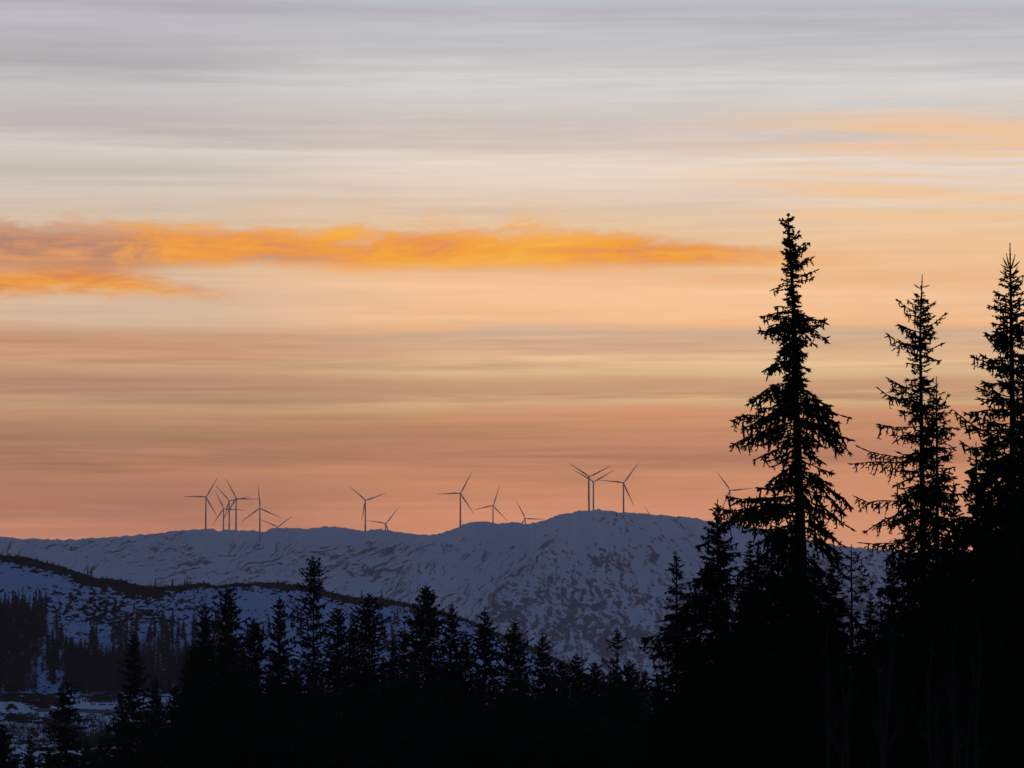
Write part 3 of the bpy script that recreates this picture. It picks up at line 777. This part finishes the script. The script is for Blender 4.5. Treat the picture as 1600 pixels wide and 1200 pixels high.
hero(12, (1441, 429), D2, [(429, 1441), (520, 1437), (700, 1438), (1200, 1440)],
     [(429, 1, 1), (460, 6, 6), (475, 20, 20), (492, 24, 26), (510, 22, 22), (530, 38, 24), (545, 34, 24), (570, 18, 14), (590, 18, 18), (610, 38, 24), (640, 36, 28), (665, 42, 32), (700, 52, 36), (730, 46, 36), (760, 48, 40), (800, 62, 44), (850, 70, 50), (900, 80, 60), (1000, 90, 80), (1200, 110, 100)],
     [(490, -1, 1405, 474), (515, 1, 1476, 492), (520, -1, 1407, 512), (545, -1, 1385, 533), (548, 1, 1471, 536), (556, 1, 1466, 566), (612, -1, 1387, 594), (630, -1, 1371, 617), (668, -1, 1375, 662), (716, -1, 1340, 702), (722, -1, 1327, 722), (795, -1, 1334, 792), (800, -1, 1350, 830), (850, -1, 1345, 850)],
     'slim open spruce between the two other tall ones, drooping twigs and a bare leader', RG,
     twig=0.026, gap=0.10, whorl=0.34, nb=5, droop=0.35, fill=0.55, hang=0.8, core=12, szmin=0.35, tuft=0.5, leader=0.75, vis=15.5, trunk_r=0.16,
     shoots=[(0.40, 172, 0.22, 0.12), (0.36, 5, 0.22, 0.05), (0.62, 10, 0.13, 0.02), (0.4, 95, 0.2, 0.1)])
hero(13, (1463, 588), D2 + 4, [(588, 1463), (1200, 1462)],
     [(588, 1, 1), (612, 12, 14), (640, 14, 18), (680, 20, 26), (720, 24, 30), (780, 30, 36), (850, 36, 42), (1000, 60, 70), (1200, 80, 90)], [(668, 1, 1497, 668), (640, 1, 1481, 619)],
     'narrow spruce close behind the right side of the slim open one', RG,
     twig=0.026, gap=0.12, whorl=0.27, nb=6, droop=0.6, fill=0.55, hang=0.6, core=8, leader=0.6, vis=12, trunk_r=0.12)
D3 = 98.0
hero(14, (1578, 379), D3, [(379, 1578), (600, 1579), (1200, 1580)],
     [(379, 1, 1), (425, 8, 8), (440, 16, 16), (470, 26, 26), (500, 24, 26), (525, 36, 34), (545, 34, 36), (570, 50, 46), (600, 44, 44), (625, 52, 50), (660, 70, 66), (700, 70, 70), (740, 74, 74), (790, 84, 84), (860, 92, 92), (1000, 110, 110), (1200, 130, 130)],
     [(486, -1, 1546, 476), (534, -1, 1541, 524), (575, -1, 1520, 568), (622, -1, 1528, 607), (690, -1, 1493, 658), (720, -1, 1500, 700), (560, 1, 1625, 552), (640, 1, 1650, 640)],
     'dense spruce at the right edge, its leader crowned by a fan of bare shoots', RG,
     twig=0.028, gap=0.095, whorl=0.30, nb=7, droop=0.3, fill=0.6, hang=0.6, core=15, szmin=0.35, tuft=0.5, leader=0.80, vis=15.5, trunk_r=0.2,
     shoots=[(0.70, 180, 0.20, 0.30), (0.70, 5, 0.26, 0.20), (0.69, 175, 0.10, 0.40), (0.69, 10, 0.14, 0.38), (0.7, 150, 0.27, 0.12), (0.7, 60, 0.24, 0.26), (0.95, 10, 0.2, 0.3), (0.98, 165, 0.2, 0.25)])
hero(15, (1121, 779), 120.0, [(779, 1121), (1200, 1122)],
     [(779, 1, 1), (800, 10, 10), (830, 18, 16), (850, 24, 22), (880, 30, 30), (910, 42, 40), (950, 58, 52), (1000, 76, 70), (1060, 84, 80), (1200, 110, 110)],
     [(840, -1, 1088, 848), (905, -1, 1071, 912), (945, -1, 1052, 948), (958, -1, 1030, 966), (985, -1, 1003, 994), (1012, -1, 999, 1028), (1060, -1, 1030, 1066)],
     'broad black spruce at the left foot of the tallest one, long boughs reaching left', RG,
     thick=True, twig=0.034, gap=0.10, whorl=0.28, nb=7, droop=0.3, fill=0.45, hang=0.55, core=14, tuft=0.5, leader=0.35, trunk_r=0.15)
hero(16, (1056.5, 861), 122.0, [(861, 1056.5), (1200, 1057)],
     [(861, 1, 1), (873, 7, 7), (890, 11, 11), (905, 9, 10), (930, 12, 14), (950, 16, 18), (1000, 30, 30), (1060, 40, 40), (1200, 60, 60)], [(888, -1, 1041, 890), (922, -1, 1040, 926)],
     'small pointed spruce just left of the broad black one, thin bare leader', RG,
     twig=0.034, gap=0.10, whorl=0.26, nb=6, droop=0.3, fill=0.6, hang=0.4, leader=0.25, trunk_r=0.1)
hero(17, (1330, 850), 112.0, [(850, 1330), (1200, 1331)],
     [(850, 1, 1), (872, 14, 18), (890, 24, 24), (910, 28, 26), (940, 34, 30), (1000, 46, 46), (1200, 80, 80)], [(872, -1, 1313, 858), (876, 1, 1362, 872), (905, -1, 1308, 888), (930, 1, 1360, 915)],
     'thin half bare young spruce in the gap right of the tallest one', RG,
     twig=0.022, gap=0.16, whorl=0.42, nb=4, droop=0.1, fill=0.4, hang=0.4, leader=0.5, trunk_r=0.08, bare=0.6)

# dark undergrowth of spruces below and between the tall ones
def generic(seed, H, half, **kw):
    prof = [(0, 0.02, 0.02), (0.5, 0.22, 0.22), (1.5, 0.5, 0.5), (3, 0.9, 0.85), (5, 1.3 * half, 1.25 * half), (8, 1.75 * half, 1.7 * half), (12, 2.3 * half, 2.3 * half), (H, 2.8 * half, 2.8 * half)]
    return crown_meshes(spruce(seed, H, prof, **kw))
NEARV = [generic(60 + k, 15.0, 1.35 + 0.15 * k, twig=0.046, gap=0.12, whorl=0.33, nb=6, droop=0.4, fill=0.45, hang=0.5, core=9, leader=0.3) for k in range(3)]
rng = np.random.default_rng(5)
def put_variant(meshes, px, top, d, H, label, group):
    x, y, z = (float(v) for v in at(np.float64(px), np.float64(top), d))
    gz = float(ground_z(np.float64(x), np.float64(y))) - 0.15
    sc = max(0.25, (z - gz) / H)
    return plant(meshes, label, (x, y, gz), rng.uniform(0, 6.28), group, sc)
NFG = 'black spruces massed under the tall ones'
for k, (px, top, d) in enumerate([(1205, 818, 122), (1172, 842, 124), (1272, 858, 116), (1242, 812, 124), (1185, 852, 118), (1216, 800, 126), (1290, 905, 121), (1300, 866, 116), (1392, 868, 118), (1418, 800, 122), (1490, 752, 118), (1525, 690, 112), (1548, 640, 108), (1610, 560, 113),
                                  (1160, 905, 112), (1250, 870, 104), (1360, 925, 124), (1450, 880, 100), (1505, 845, 102), (1560, 800, 104), (1590, 760, 96), (1085, 960, 116), (1130, 930, 106), (1340, 985, 102), (1385, 960, 96), (1600, 700, 118)]):
    put_variant(NEARV[k % 3], px, top, d, 15.0, 'black spruce in the dense mass under the tall right hand spruces', NFG)
for k in range(34):
    px = 1040 + 17.5 * k + rng.uniform(-8, 8)
    put_variant(NEARV[k % 3], px, rng.uniform(985, 1045) if px > 1075 else rng.uniform(1040, 1080), rng.uniform(84, 128), 15.0, 'black spruce in the dense mass under the tall right hand spruces', NFG)
for k in range(22):
    px = 1030 + 27 * k + rng.uniform(-10, 10)
    put_variant(NEARV[k % 3], px, rng.uniform(1070, 1110), rng.uniform(70, 84), 15.0, 'black spruce in the dense mass under the tall right hand spruces', NFG)

# ------------------------------------------------------------------ middle tree line
MG = 'spruces of the middle tree line'
def mid(seed, px, top, d, pts, label, keys=(), **kw):
    a = dict(twig=0.072, gap=0.20, whorl=0.36, nb=6, droop=0.22, top_up=0.75, fill=0.5, hang=0.4, core=9, leader=0.42, sub=True, trunk_r=0.16)
    a.update(kw)
    pts = [(y, l * (1 + 0.32 * min(1, y / 40)), r * (1 + 0.32 * min(1, y / 40))) for (y, l, r) in pts]
    return hero(seed, (px, top), d, [(top, px), (1260, px + 1)], [(top + y, l, r) for (y, l, r) in pts], keys, label, MG, **a)
nar = [(0, 1, 1), (8, 5, 5), (20, 8, 8), (45, 12, 12), (80, 17, 17), (130, 24, 24), (300, 40, 40)]
nrm = [(0, 1, 1), (8, 5, 5), (25, 13, 13), (50, 19, 19), (80, 24, 24), (130, 32, 32), (300, 50, 50)]
wid = [(0, 1, 1), (8, 6, 6), (30, 18, 18), (60, 27, 27), (100, 36, 36), (150, 44, 44), (300, 60, 60)]
mid(101, 490, 868, 250, [(0, 1, 1), (10, 9, 9), (22, 14, 15), (32, 18, 18), (42, 16, 14), (55, 12, 12), (65, 24, 15), (80, 32, 18), (100, 34, 22), (130, 34, 26), (200, 42, 38), (330, 60, 60)],
    'tallest spruce of the middle tree line with open airy boughs', [(908, -1, 466, 892), (902, 1, 511, 896), (915, -1, 466, 910), (945, -1, 452, 932), (960, -1, 453, 944), (970, -1, 451, 960)], gap=0.22, nb=5, whorl=0.5, twig=0.052, droop=0.1, fill=0.4)
mid(102, 666, 912, 245, [(0, 1, 1), (8, 6, 5), (20, 10, 12), (30, 13, 17), (45, 14, 14), (60, 26, 22), (90, 34, 24), (120, 38, 30), (300, 60, 60)], 'thick pointed spruce in the middle of the tree line, second tallest there', [(938, 1, 684, 932), (968, -1, 633, 972), (985, -1, 630, 1000)], whorl=0.3, fill=0.6)
mid(103, 577, 925, 252, [(0, 1, 1), (8, 5, 5), (20, 12, 12), (40, 20, 20), (70, 24, 26), (110, 28, 32), (300, 55, 55)], 'full cone shaped spruce left of the thick pointed one')
mid(104, 527, 945, 262, nrm, 'medium spruce between the airy tallest one and the full cone')
mid(105, 437, 930, 248, [(0, 1, 1), (8, 4, 4), (20, 9, 8), (40, 13, 11), (60, 13, 12), (90, 18, 18), (300, 40, 40)], 'narrow column like spruce left of the airy tallest one')
mid(106, 396, 963, 258, nrm, 'shorter spruce between the narrow column and the dense left pair')
mid(107, 357, 914, 246, [(0, 1, 1), (8, 7, 7), (25, 14, 14), (50, 18, 20), (75, 20, 22), (110, 26, 26), (300, 50, 50)], 'dense bushy spruce, the taller of the pair left in the tree line')
mid(108, 320, 944, 252, [(0, 3, 3), (6, 7, 7), (25, 11, 11), (60, 15, 14), (100, 22, 22), (300, 44, 44)], 'dense blunt topped spruce, the left one of the dense pair', leader=0.1)
mid(109, 303, 998, 262, nar, 'thin spruce leaning against the left side of the dense pair')
mid(110, 552, 957, 266, nar, 'slim spruce close to the left side of the full cone shaped one')
mid(111, 705, 940, 250, [(0, 1, 1), (8, 4, 4), (20, 7, 8), (40, 14, 12), (65, 18, 14), (100, 22, 20), (300, 46, 46)], 'slender spruce just right of the thick pointed one')
mid(112, 727, 984, 262, nar, 'small spruce between the slender one and the next pointed cone')
mid(113, 757, 947, 248, [(0, 1, 1), (8, 4, 4), (22, 9, 9), (42, 16, 14), (70, 20, 20), (110, 26, 26), (300, 50, 50)], 'regular pointed cone spruce right of the middle, against the snow slope')
mid(114, 804, 965, 254, [(0, 1, 1), (10, 5, 5), (30, 12, 13), (45, 16, 20), (80, 22, 24), (300, 50, 50)], 'spruce with upturned boughs right of the regular pointed cone')
mid(115, 848, 986, 256, [(0, 1, 1), (8, 5, 5), (25, 9, 10), (45, 14, 14), (70, 18, 18), (300, 44, 44)], 'stepped spruce standing before the foot of the blue hill')
mid(116, 877, 1030, 268, nar, 'thin low spruce top right of the stepped spruce')
mid(117, 900, 1019, 256, nrm, 'small even cone spruce before the rounded mountain foot')
mid(118, 930, 1030, 258, nrm, 'small blurred spruce top left of the odd thin one')
mid(119, 964, 977, 250, [(0, 1, 1), (10, 4, 4), (22, 8, 8), (30, 14, 9), (38, 10, 5), (48, 4, 4), (60, 14, 6), (75, 16, 10), (110, 20, 20), (300, 44, 44)], 'odd thin spruce with a tufted top on a bare stem', [(1005, -1, 948, 1016), (1048, -1, 941, 1030)], nb=4, fill=0.35)
mid(120, 984, 1029, 256, nrm, 'small spruce top between the odd thin one and the big right hand mass')
mid(121, 615, 995, 262, nar, 'low thin spruce in the notch right of the full cone')
mid(122, 630, 1000, 266, nar, 'low thin spruce touching the left boughs of the thick pointed one')
LG = 'spruces at the lower left'
mid(130, 209, 986, 300, [(0, 1, 1), (8, 4, 4), (25, 9, 8), (50, 13, 12), (80, 17, 17), (120, 20, 20), (200, 30, 30)], 'tall slim spruce alone before the valley road', [(1020, -1, 196, 1024), (1050, 1, 226, 1054)])['group'] = LG
mid(131, 242, 1055, 305, nar, 'spruce tucked against the right side of the tall slim one')['group'] = LG
mid(132, 190, 1082, 310, nar, 'shorter spruce at the left foot of the tall slim one')['group'] = LG
mid(133, 275, 1068, 290, nrm, 'spruce filling the corner left of the dense pair')['group'] = LG
mid(134, 103, 1067, 315, [(0, 6, 6), (6, 12, 12), (16, 17, 16), (30, 12, 16), (50, 18, 20), (75, 26, 26), (130, 34, 34)], 'round topped tree with shelf like boughs before the snow patch', leader=0.05, top_up=0.2)['group'] = LG
mid(135, 4, 1128, 330, nrm, 'spruce at the left edge cut by the photo border')['group'] = LG
mid(136, 47, 1146, 335, nar, 'small spruce tip near the left bottom edge')['group'] = LG
mid(137, 136, 1154, 335, nar, 'small spruce tip in the bottom gap right of the round topped tree')['group'] = LG
mid(138, 158, 1148, 332, nrm, 'second small spruce tip, beside the tall slim spruce foot')['group'] = LG

MIDV = [generic(80 + k, 16.0, 1.25 + 0.12 * k, twig=0.075, gap=0.24, whorl=0.38, nb=6, droop=0.25, top_up=0.75, fill=0.4, hang=0.3, core=6, leader=0.4) for k in range(5)]
FL = 'black spruce inside the merged dark forest band under the tree line'
FG = 'merged dark forest band'
def row(x0, x1, step, t0, t1, d0, d1, label, group):
    px = x0
    while px < x1:
        p = px + rng.uniform(-0.4, 0.4) * step
        put_variant(MIDV[int(rng.integers(0, 5))], p, rng.uniform(t0, t1), rng.uniform(d0, d1), 16.0, label, group)
        px += step
row(285, 1030, 27, 1040, 1075, 225, 262, FL, FG)
row(280, 1030, 24, 1060, 1095, 200, 235, FL, FG)
row(300, 470, 20, 1005, 1040, 262, 285, FL, FG)
row(600, 880, 19, 1025, 1058, 262, 285, FL, FG)
row(870, 1015, 16, 1042, 1066, 255, 280, FL, FG)
row(430, 720, 24, 1015, 1050, 255, 280, FL, FG)
row(300, 380, 20, 1005, 1040, 255, 275, FL, FG)
row(225, 290, 20, 1095, 1125, 290, 320, FL, FG)
FL2 = 'black spruce tip along the bottom left edge of the photo'
row(-30, 300, 17, 1160, 1182, 320, 360, FL2, 'spruce tips along the bottom left edge')
row(-30, 300, 15, 1176, 1192, 300, 330, FL2, 'spruce tips along the bottom left edge')
row(165, 290, 18, 1130, 1160, 300, 330, FL2, 'spruce tips along the bottom left edge')

# ------------------------------------------------------------------ trees on the hill
def far_spruce(seed, n=46):
    r = np.random.default_rng(seed); A = []; B = []; R = []
    for t in np.linspace(0.03, 0.95, n):
        for k in range(2):
            a = r.uniform(0, 6.28); L = (0.02 + 0.19 * t ** 0.8) * r.uniform(0.45, 1.2)
            o = np.array([0, 0, 1 - t]); e = o + np.array([math.cos(a) * L, math.sin(a) * L, -L * r.uniform(0.2, 0.7)])
            A.append(o); B.append(e); R.append(0.024)
    V, Q, T = spindles(A, B, R)
    V2, Q2 = tubes([(np.array([(0, 0, -0.03), (0, 0, 0.5), (0, 0, 1.0)]), [0.012, 0.008, 0.002])], 4)
    V = np.concatenate([V, V2]); Q = np.concatenate([Q, Q2 + len(V) - len(V2)])
    return V, Q, T
FARS = [far_spruce(900 + k) for k in range(5)]
FARM = [mesh_np('hillside_spruce', V, Q, T, M_FARN) for V, Q, T in FARS]
FEW = [far_spruce(950 + k, 18) for k in range(4)]
rh = np.random.default_rng(77)
HPX, HPY = hpx.ravel(), hpy.ravel(); HXYZ = np.stack([hx.ravel(), hy.ravel(), hz.ravel()], 1)
def hill_pick(fn, n, tries=60000):
    idx = rh.integers(0, len(HPX), tries)
    idx = idx[np.abs(HPX[idx] - 500) < 560]
    p = fn(HPX[idx], HPY[idx])
    return idx[rh.uniform(size=len(idx)) < p][:n]
def bl(px, py, cx, cy, sx, sy): return np.exp(-(((px - cx) / sx) ** 2 + ((py - cy) / sy) ** 2))
# dense dark wood at the left edge and in the hollow: cannot be counted
def wood(name, idx, hmin, hmax, label):
    Vs, Qs, Ts, off = [], [], [], 0
    for i in idx:
        V, Q, T = FEW[int(rh.integers(0, 4))]
        h = rh.uniform(hmin, hmax); a = rh.uniform(0, 6.28)
        c, s = math.cos(a), math.sin(a)
        W_ = np.stack([V[:, 0] * c - V[:, 1] * s, V[:, 0] * s + V[:, 1] * c, V[:, 2]], 1) * np.array([h * 1.15, h * 1.15, h]) + HXYZ[i]
        Vs.append(W_); Qs.append(Q + off); Ts.append(T + off); off += len(V)
    o = link(name, mesh_np(name, np.concatenate(Vs), np.concatenate(Qs), np.concatenate(Ts), M_FARN))
    tag(o, label, 'wood', None, 'stuff')
f1 = lambda px, py: (1 - sst(px + 70 * (fbm(px / 20, py / 30, 3, 311) - 0.5), 48 - 14 * sst(py, 1030, 1060), 100 - 30 * sst(py, 1030, 1060))) * sst(py + 40 * (fbm(px / 12, py / 200, 2, 313) - 0.5), 950, 985) * (1 - sst(py, 1085, 1095)) * 1.0
wood('spruce_wood', hill_pick(f1, 700), 8, 15, 'dense dark spruce wood on the hillside at the left edge')
f2 = lambda px, py: sst(px, 170, 215) * (1 - sst(px, 330, 420)) * sst(py, 1000, 1040 ) * (1 - sst(py, 1086, 1094)) * 0.9
wood('spruce_wood', hill_pick(f2, 700), 8, 13, 'misty blue dark wood in the hollow behind the tall slim spruce')
f3 = lambda px, py: sst(px + 50 * (fbm(px / 14, py / 20, 3, 317) - 0.5), 84, 135) * (1 - sst(px, 190, 230)) * sst(py, 1026, 1046) * (1 - sst(py, 1086, 1094)) * 0.8
wood('spruce_wood', hill_pick(f3, 420), 8, 14, 'dark belt of spruces along the foot of the snowy hill')
SOFT = [('spruce at the upper edge of the dense left hand wood on the hillside', 'upper edge of the dense left wood',
         lambda px, py: (1 - sst(px, 60, 80)) * bl(px, py, 30, 966, 60, 10), 34, 11, 17),
        ('scattered dark spruce on the snow slope between the two hillside woods', 'scattered spruces on the hillside',
         lambda px, py: sst(px, 70, 90) * (1 - sst(px, 205, 240)) * (0.10 + 0.9 * sst(py, 990, 1040)) * sst(py, 968, 985) * (1 - sst(py, 1075, 1085)) * sst(fbm(px / 16, py / 60, 2, 301), 0.42, 0.6), 110, 9, 17),
        ('spruce along the upper edge of the misty wood in the hollow', 'upper edge of the hollow wood',
         lambda px, py: bl(px, py, 275, 1000, 70, 18), 52, 9, 15),
        ('small spruce on the snowy slope behind the middle tree line', 'slope spruces behind the tree line',
         lambda px, py: bl(px, py, 610, 1000, 60, 20) + 0.5 * bl(px, py, 455, 985, 25, 14), 36, 8, 14),
        ('tiny lone tree on the dark crest of the near hill', 'lone crest trees',
         lambda px, py: (np.abs(py - np.interp(px, HX, HY)) < 1.6) * (bl(px, py, 145, 900, 25, 30) + bl(px, py, 250, 915, 50, 20) + bl(px, py, 550, 935, 40, 20)) * 0.5, 12, 3, 8)]
for label, group, fn, n, h0, h1 in SOFT:
    for i in hill_pick(fn, n):
        o = link('hillside_spruce', FARM[int(rh.integers(0, 5))], None, HXYZ[i])
        h = rh.uniform(h0, h1)
        o.scale = (h * rh.uniform(0.9, 1.25),) * 2 + (h,); o.rotation_euler = (0, 0, rh.uniform(0, 6.28))
        tag(o, label, 'spruce tree', group)

def scrub():
    fn = lambda px, py: (py - np.interp(px, HX, HY) < 16) * (px < 900) * (0.25 + 0.75 * (py - np.interp(px, HX, HY) < 5))
    A = []; B = []; R = []
    for i in hill_pick(fn, 2600, 400000):
        p = HXYZ[i] + np.array([rh.normal(0, 1.5), rh.normal(0, 1.5), -0.15])
        h = rh.uniform(0.5, 2.2) * (1.8 if rh.uniform() < 0.06 else 1.0)
        for k in range(3):
            A.append(p); B.append(p + np.array([rh.normal(0, 0.5) * h, rh.normal(0, 0.5) * h, h * rh.uniform(0.6, 1.0)])); R.append(0.28)
    V, Q, T = spindles(A, B, R)
    tag(link('scrub', mesh_np('scrub', V, Q, T, M_FARN)), 'low dark heather scrub along the crest of the near snowy hill', 'scrub', None, 'stuff')
scrub()

# ------------------------------------------------------------------ valley: road, barrier sections, brush
def road():
    px = np.linspace(60, 420, 120)
    V = []; 
    for p in px:
        for d in (1874.0, 1889.0):
            x = (p - 800) / F * d
            V.append((x, d, float(ground_z(np.float64(x), np.float64(d))) + 0.25))
    n = len(px)
    Q = [(2 * i, 2 * i + 2, 2 * i + 3, 2 * i + 1) for i in range(n - 1)]
    o = link('road', mesh_np('road', np.array(V), np.array(Q), None, M_ROAD)); o['kind'] = 'structure'
road()
def box(c, s):
    x, y, z = c; a, b, h = s
    V = [(x + i * a / 2, y + j * b / 2, z + k * h / 2) for k in (-1, 1) for j in (-1, 1) for i in (-1, 1)]
    Q = [(0, 2, 3, 1), (4, 5, 7, 6), (0, 1, 5, 4), (2, 6, 7, 3), (0, 4, 6, 2), (1, 3, 7, 5)]
    return V, Q
def boxes(name, lst, m, parent=None):
    V = []; Q = []
    for c, s in lst:
        v, q = box(c, s); Q += [tuple(i + len(V) for i in f) for f in q]; V += v
    return link(name, mesh_np(name, np.array(V), np.array(Q), None, m), parent)
for px, L, lb in ((148, 2.9, 'leftmost short dark low barrier section in the snow above the valley road'), (163, 3.9, 'middle and longest dark low barrier section above the valley road'), (175.5, 2.6, 'rightmost dark low barrier section above the valley road, beside the tall slim spruce')):
    d = 1914.0
    x = (px - 800) / F * d
    z = float(ground_z(np.float64(x), np.float64(d)))
    t = thing('road_barrier', lb, 'barrier', (x, d, z), 0, 'low barrier sections above the valley road')
    boxes('rail', [((0, 0, 0.78), (L, 0.16, 0.62))], M_STEEL, t)
    for s in (-1, 0, 1):
        boxes('post', [((s * L * 0.4, 0.14, 0.38), (0.14, 0.11, 0.86))], M_STEEL, t)
def brush(name, label, n, region, h0, h1):
    A = []; B = []; R = []
    for _ in range(n):
        px, d = region()
        x = (px - 800) / F * d; z = float(ground_z(np.float64(x), np.float64(d)))
        for k in range(5):
            h = rh.uniform(h0, h1); A.append((x, d, z - 0.1)); B.append((x + rh.normal(0, .35) * h, d + rh.normal(0, .35) * h, z + h)); R.append(0.10)
    V, Q, T = spindles(A, B, R)
    tag(link(name, mesh_np(name, V, Q, T, M_TWIG)), label, 'brush', None, 'stuff')
brush('brush', 'leafless brown brush on the snow in the valley bottom', 900, lambda: (rh.uniform(-20, 290), rh.uniform(1730, 1858)), 1.2, 4.0)
brush('brush', 'thin leafless brush on the bank above the valley road', 170, lambda: (rh.normal(158, 18), rh.uniform(1932, 1975)), 0.8, 2.4)
brush('brush', 'leafless brush on the dark bank at the left edge of the valley', 260, lambda: (rh.uniform(-20, 90), rh.uniform(1925, 1975)), 0.8, 2.2)

# bare saplings before the right hand mass
def sapling(seed, H):
    r = np.random.default_rng(seed); ch = []
    s = np.linspace(0, 1, 9)
    w = np.cumsum(r.normal(0, 0.10, (9, 2)), axis=0) * H / 9
    P = np.stack([w[:, 0], w[:, 1], s * H], 1); ch.append((P, 0.035 * (1 - 0.85 * s)))
    tw = []
    for k in range(16):
        t = r.uniform(0.25, 0.95); o = np.array([np.interp(t, s, P[:, j]) for j in range(3)]); a = r.uniform(0, 6.28)
        L = H * 0.28 * (1.1 - t) * r.uniform(0.5, 1.2); q = np.linspace(0, 1, 5)
        tw.append((o + np.array([math.cos(a), math.sin(a), 0]) * (L * q)[:, None] * 0.6 + np.array([0, 0, 1.0]) * (L * q ** 1.2)[:, None], 0.012 * (1 - 0.7 * q)))
    return ch, tw
SAP = []
for k in range(3):
    a, b = sapling(500 + k, 5.0)
    V, Q = tubes(a, 5); V2, Q2 = tubes(b, 4)
    SAP.append((mesh_np('stem', V, Q, None, M_TWIG, True), mesh_np('twig_crown', V2, Q2, None, M_TWIG, True)))
for k in range(12):
    px = 1300 + 22 * k + rng.uniform(-8, 8); d = rng.uniform(52, 62); top = rng.uniform(925, 1040)
    x, y, z = (float(v) for v in at(np.float64(px), np.float64(top), d)); gz = float(ground_z(np.float64(x), np.float64(y)))
    o = thing('bare_sapling', 'faint leafless sapling in front of the black spruce mass at lower right', 'sapling', (x, y, gz - 0.05), rng.uniform(0, 6.28), 'leafless saplings at lower right')
    o.scale = ((z - gz) / 5.0,) * 3
    link('stem', SAP[k % 3][0], o); link('twig_crown', SAP[k % 3][1], o)

# ------------------------------------------------------------------ evening haze
def haze():
    o = boxes('haze', [((0, 6000, 200), (13000, 18000, 640))], None)
    o.data.materials.clear()
    m = bpy.data.materials.new('evening haze'); m.use_nodes = True
    nt = m.node_tree; nt.nodes.clear()
    v = nt.nodes.new('ShaderNodeVolumePrincipled'); out = nt.nodes.new('ShaderNodeOutputMaterial')
    v.inputs['Color'].default_value = (0.98, 0.79, 0.88, 1)
    v.inputs['Density'].default_value = 3.3e-5
    v.inputs['Anisotropy'].default_value = 0.4
    nt.links.new(v.outputs[0], out.inputs['Volume'])
    o.data.materials.append(m)
    tag(o, 'thin evening haze filling the valley between camera and mountains', 'haze', None, 'stuff')
haze()
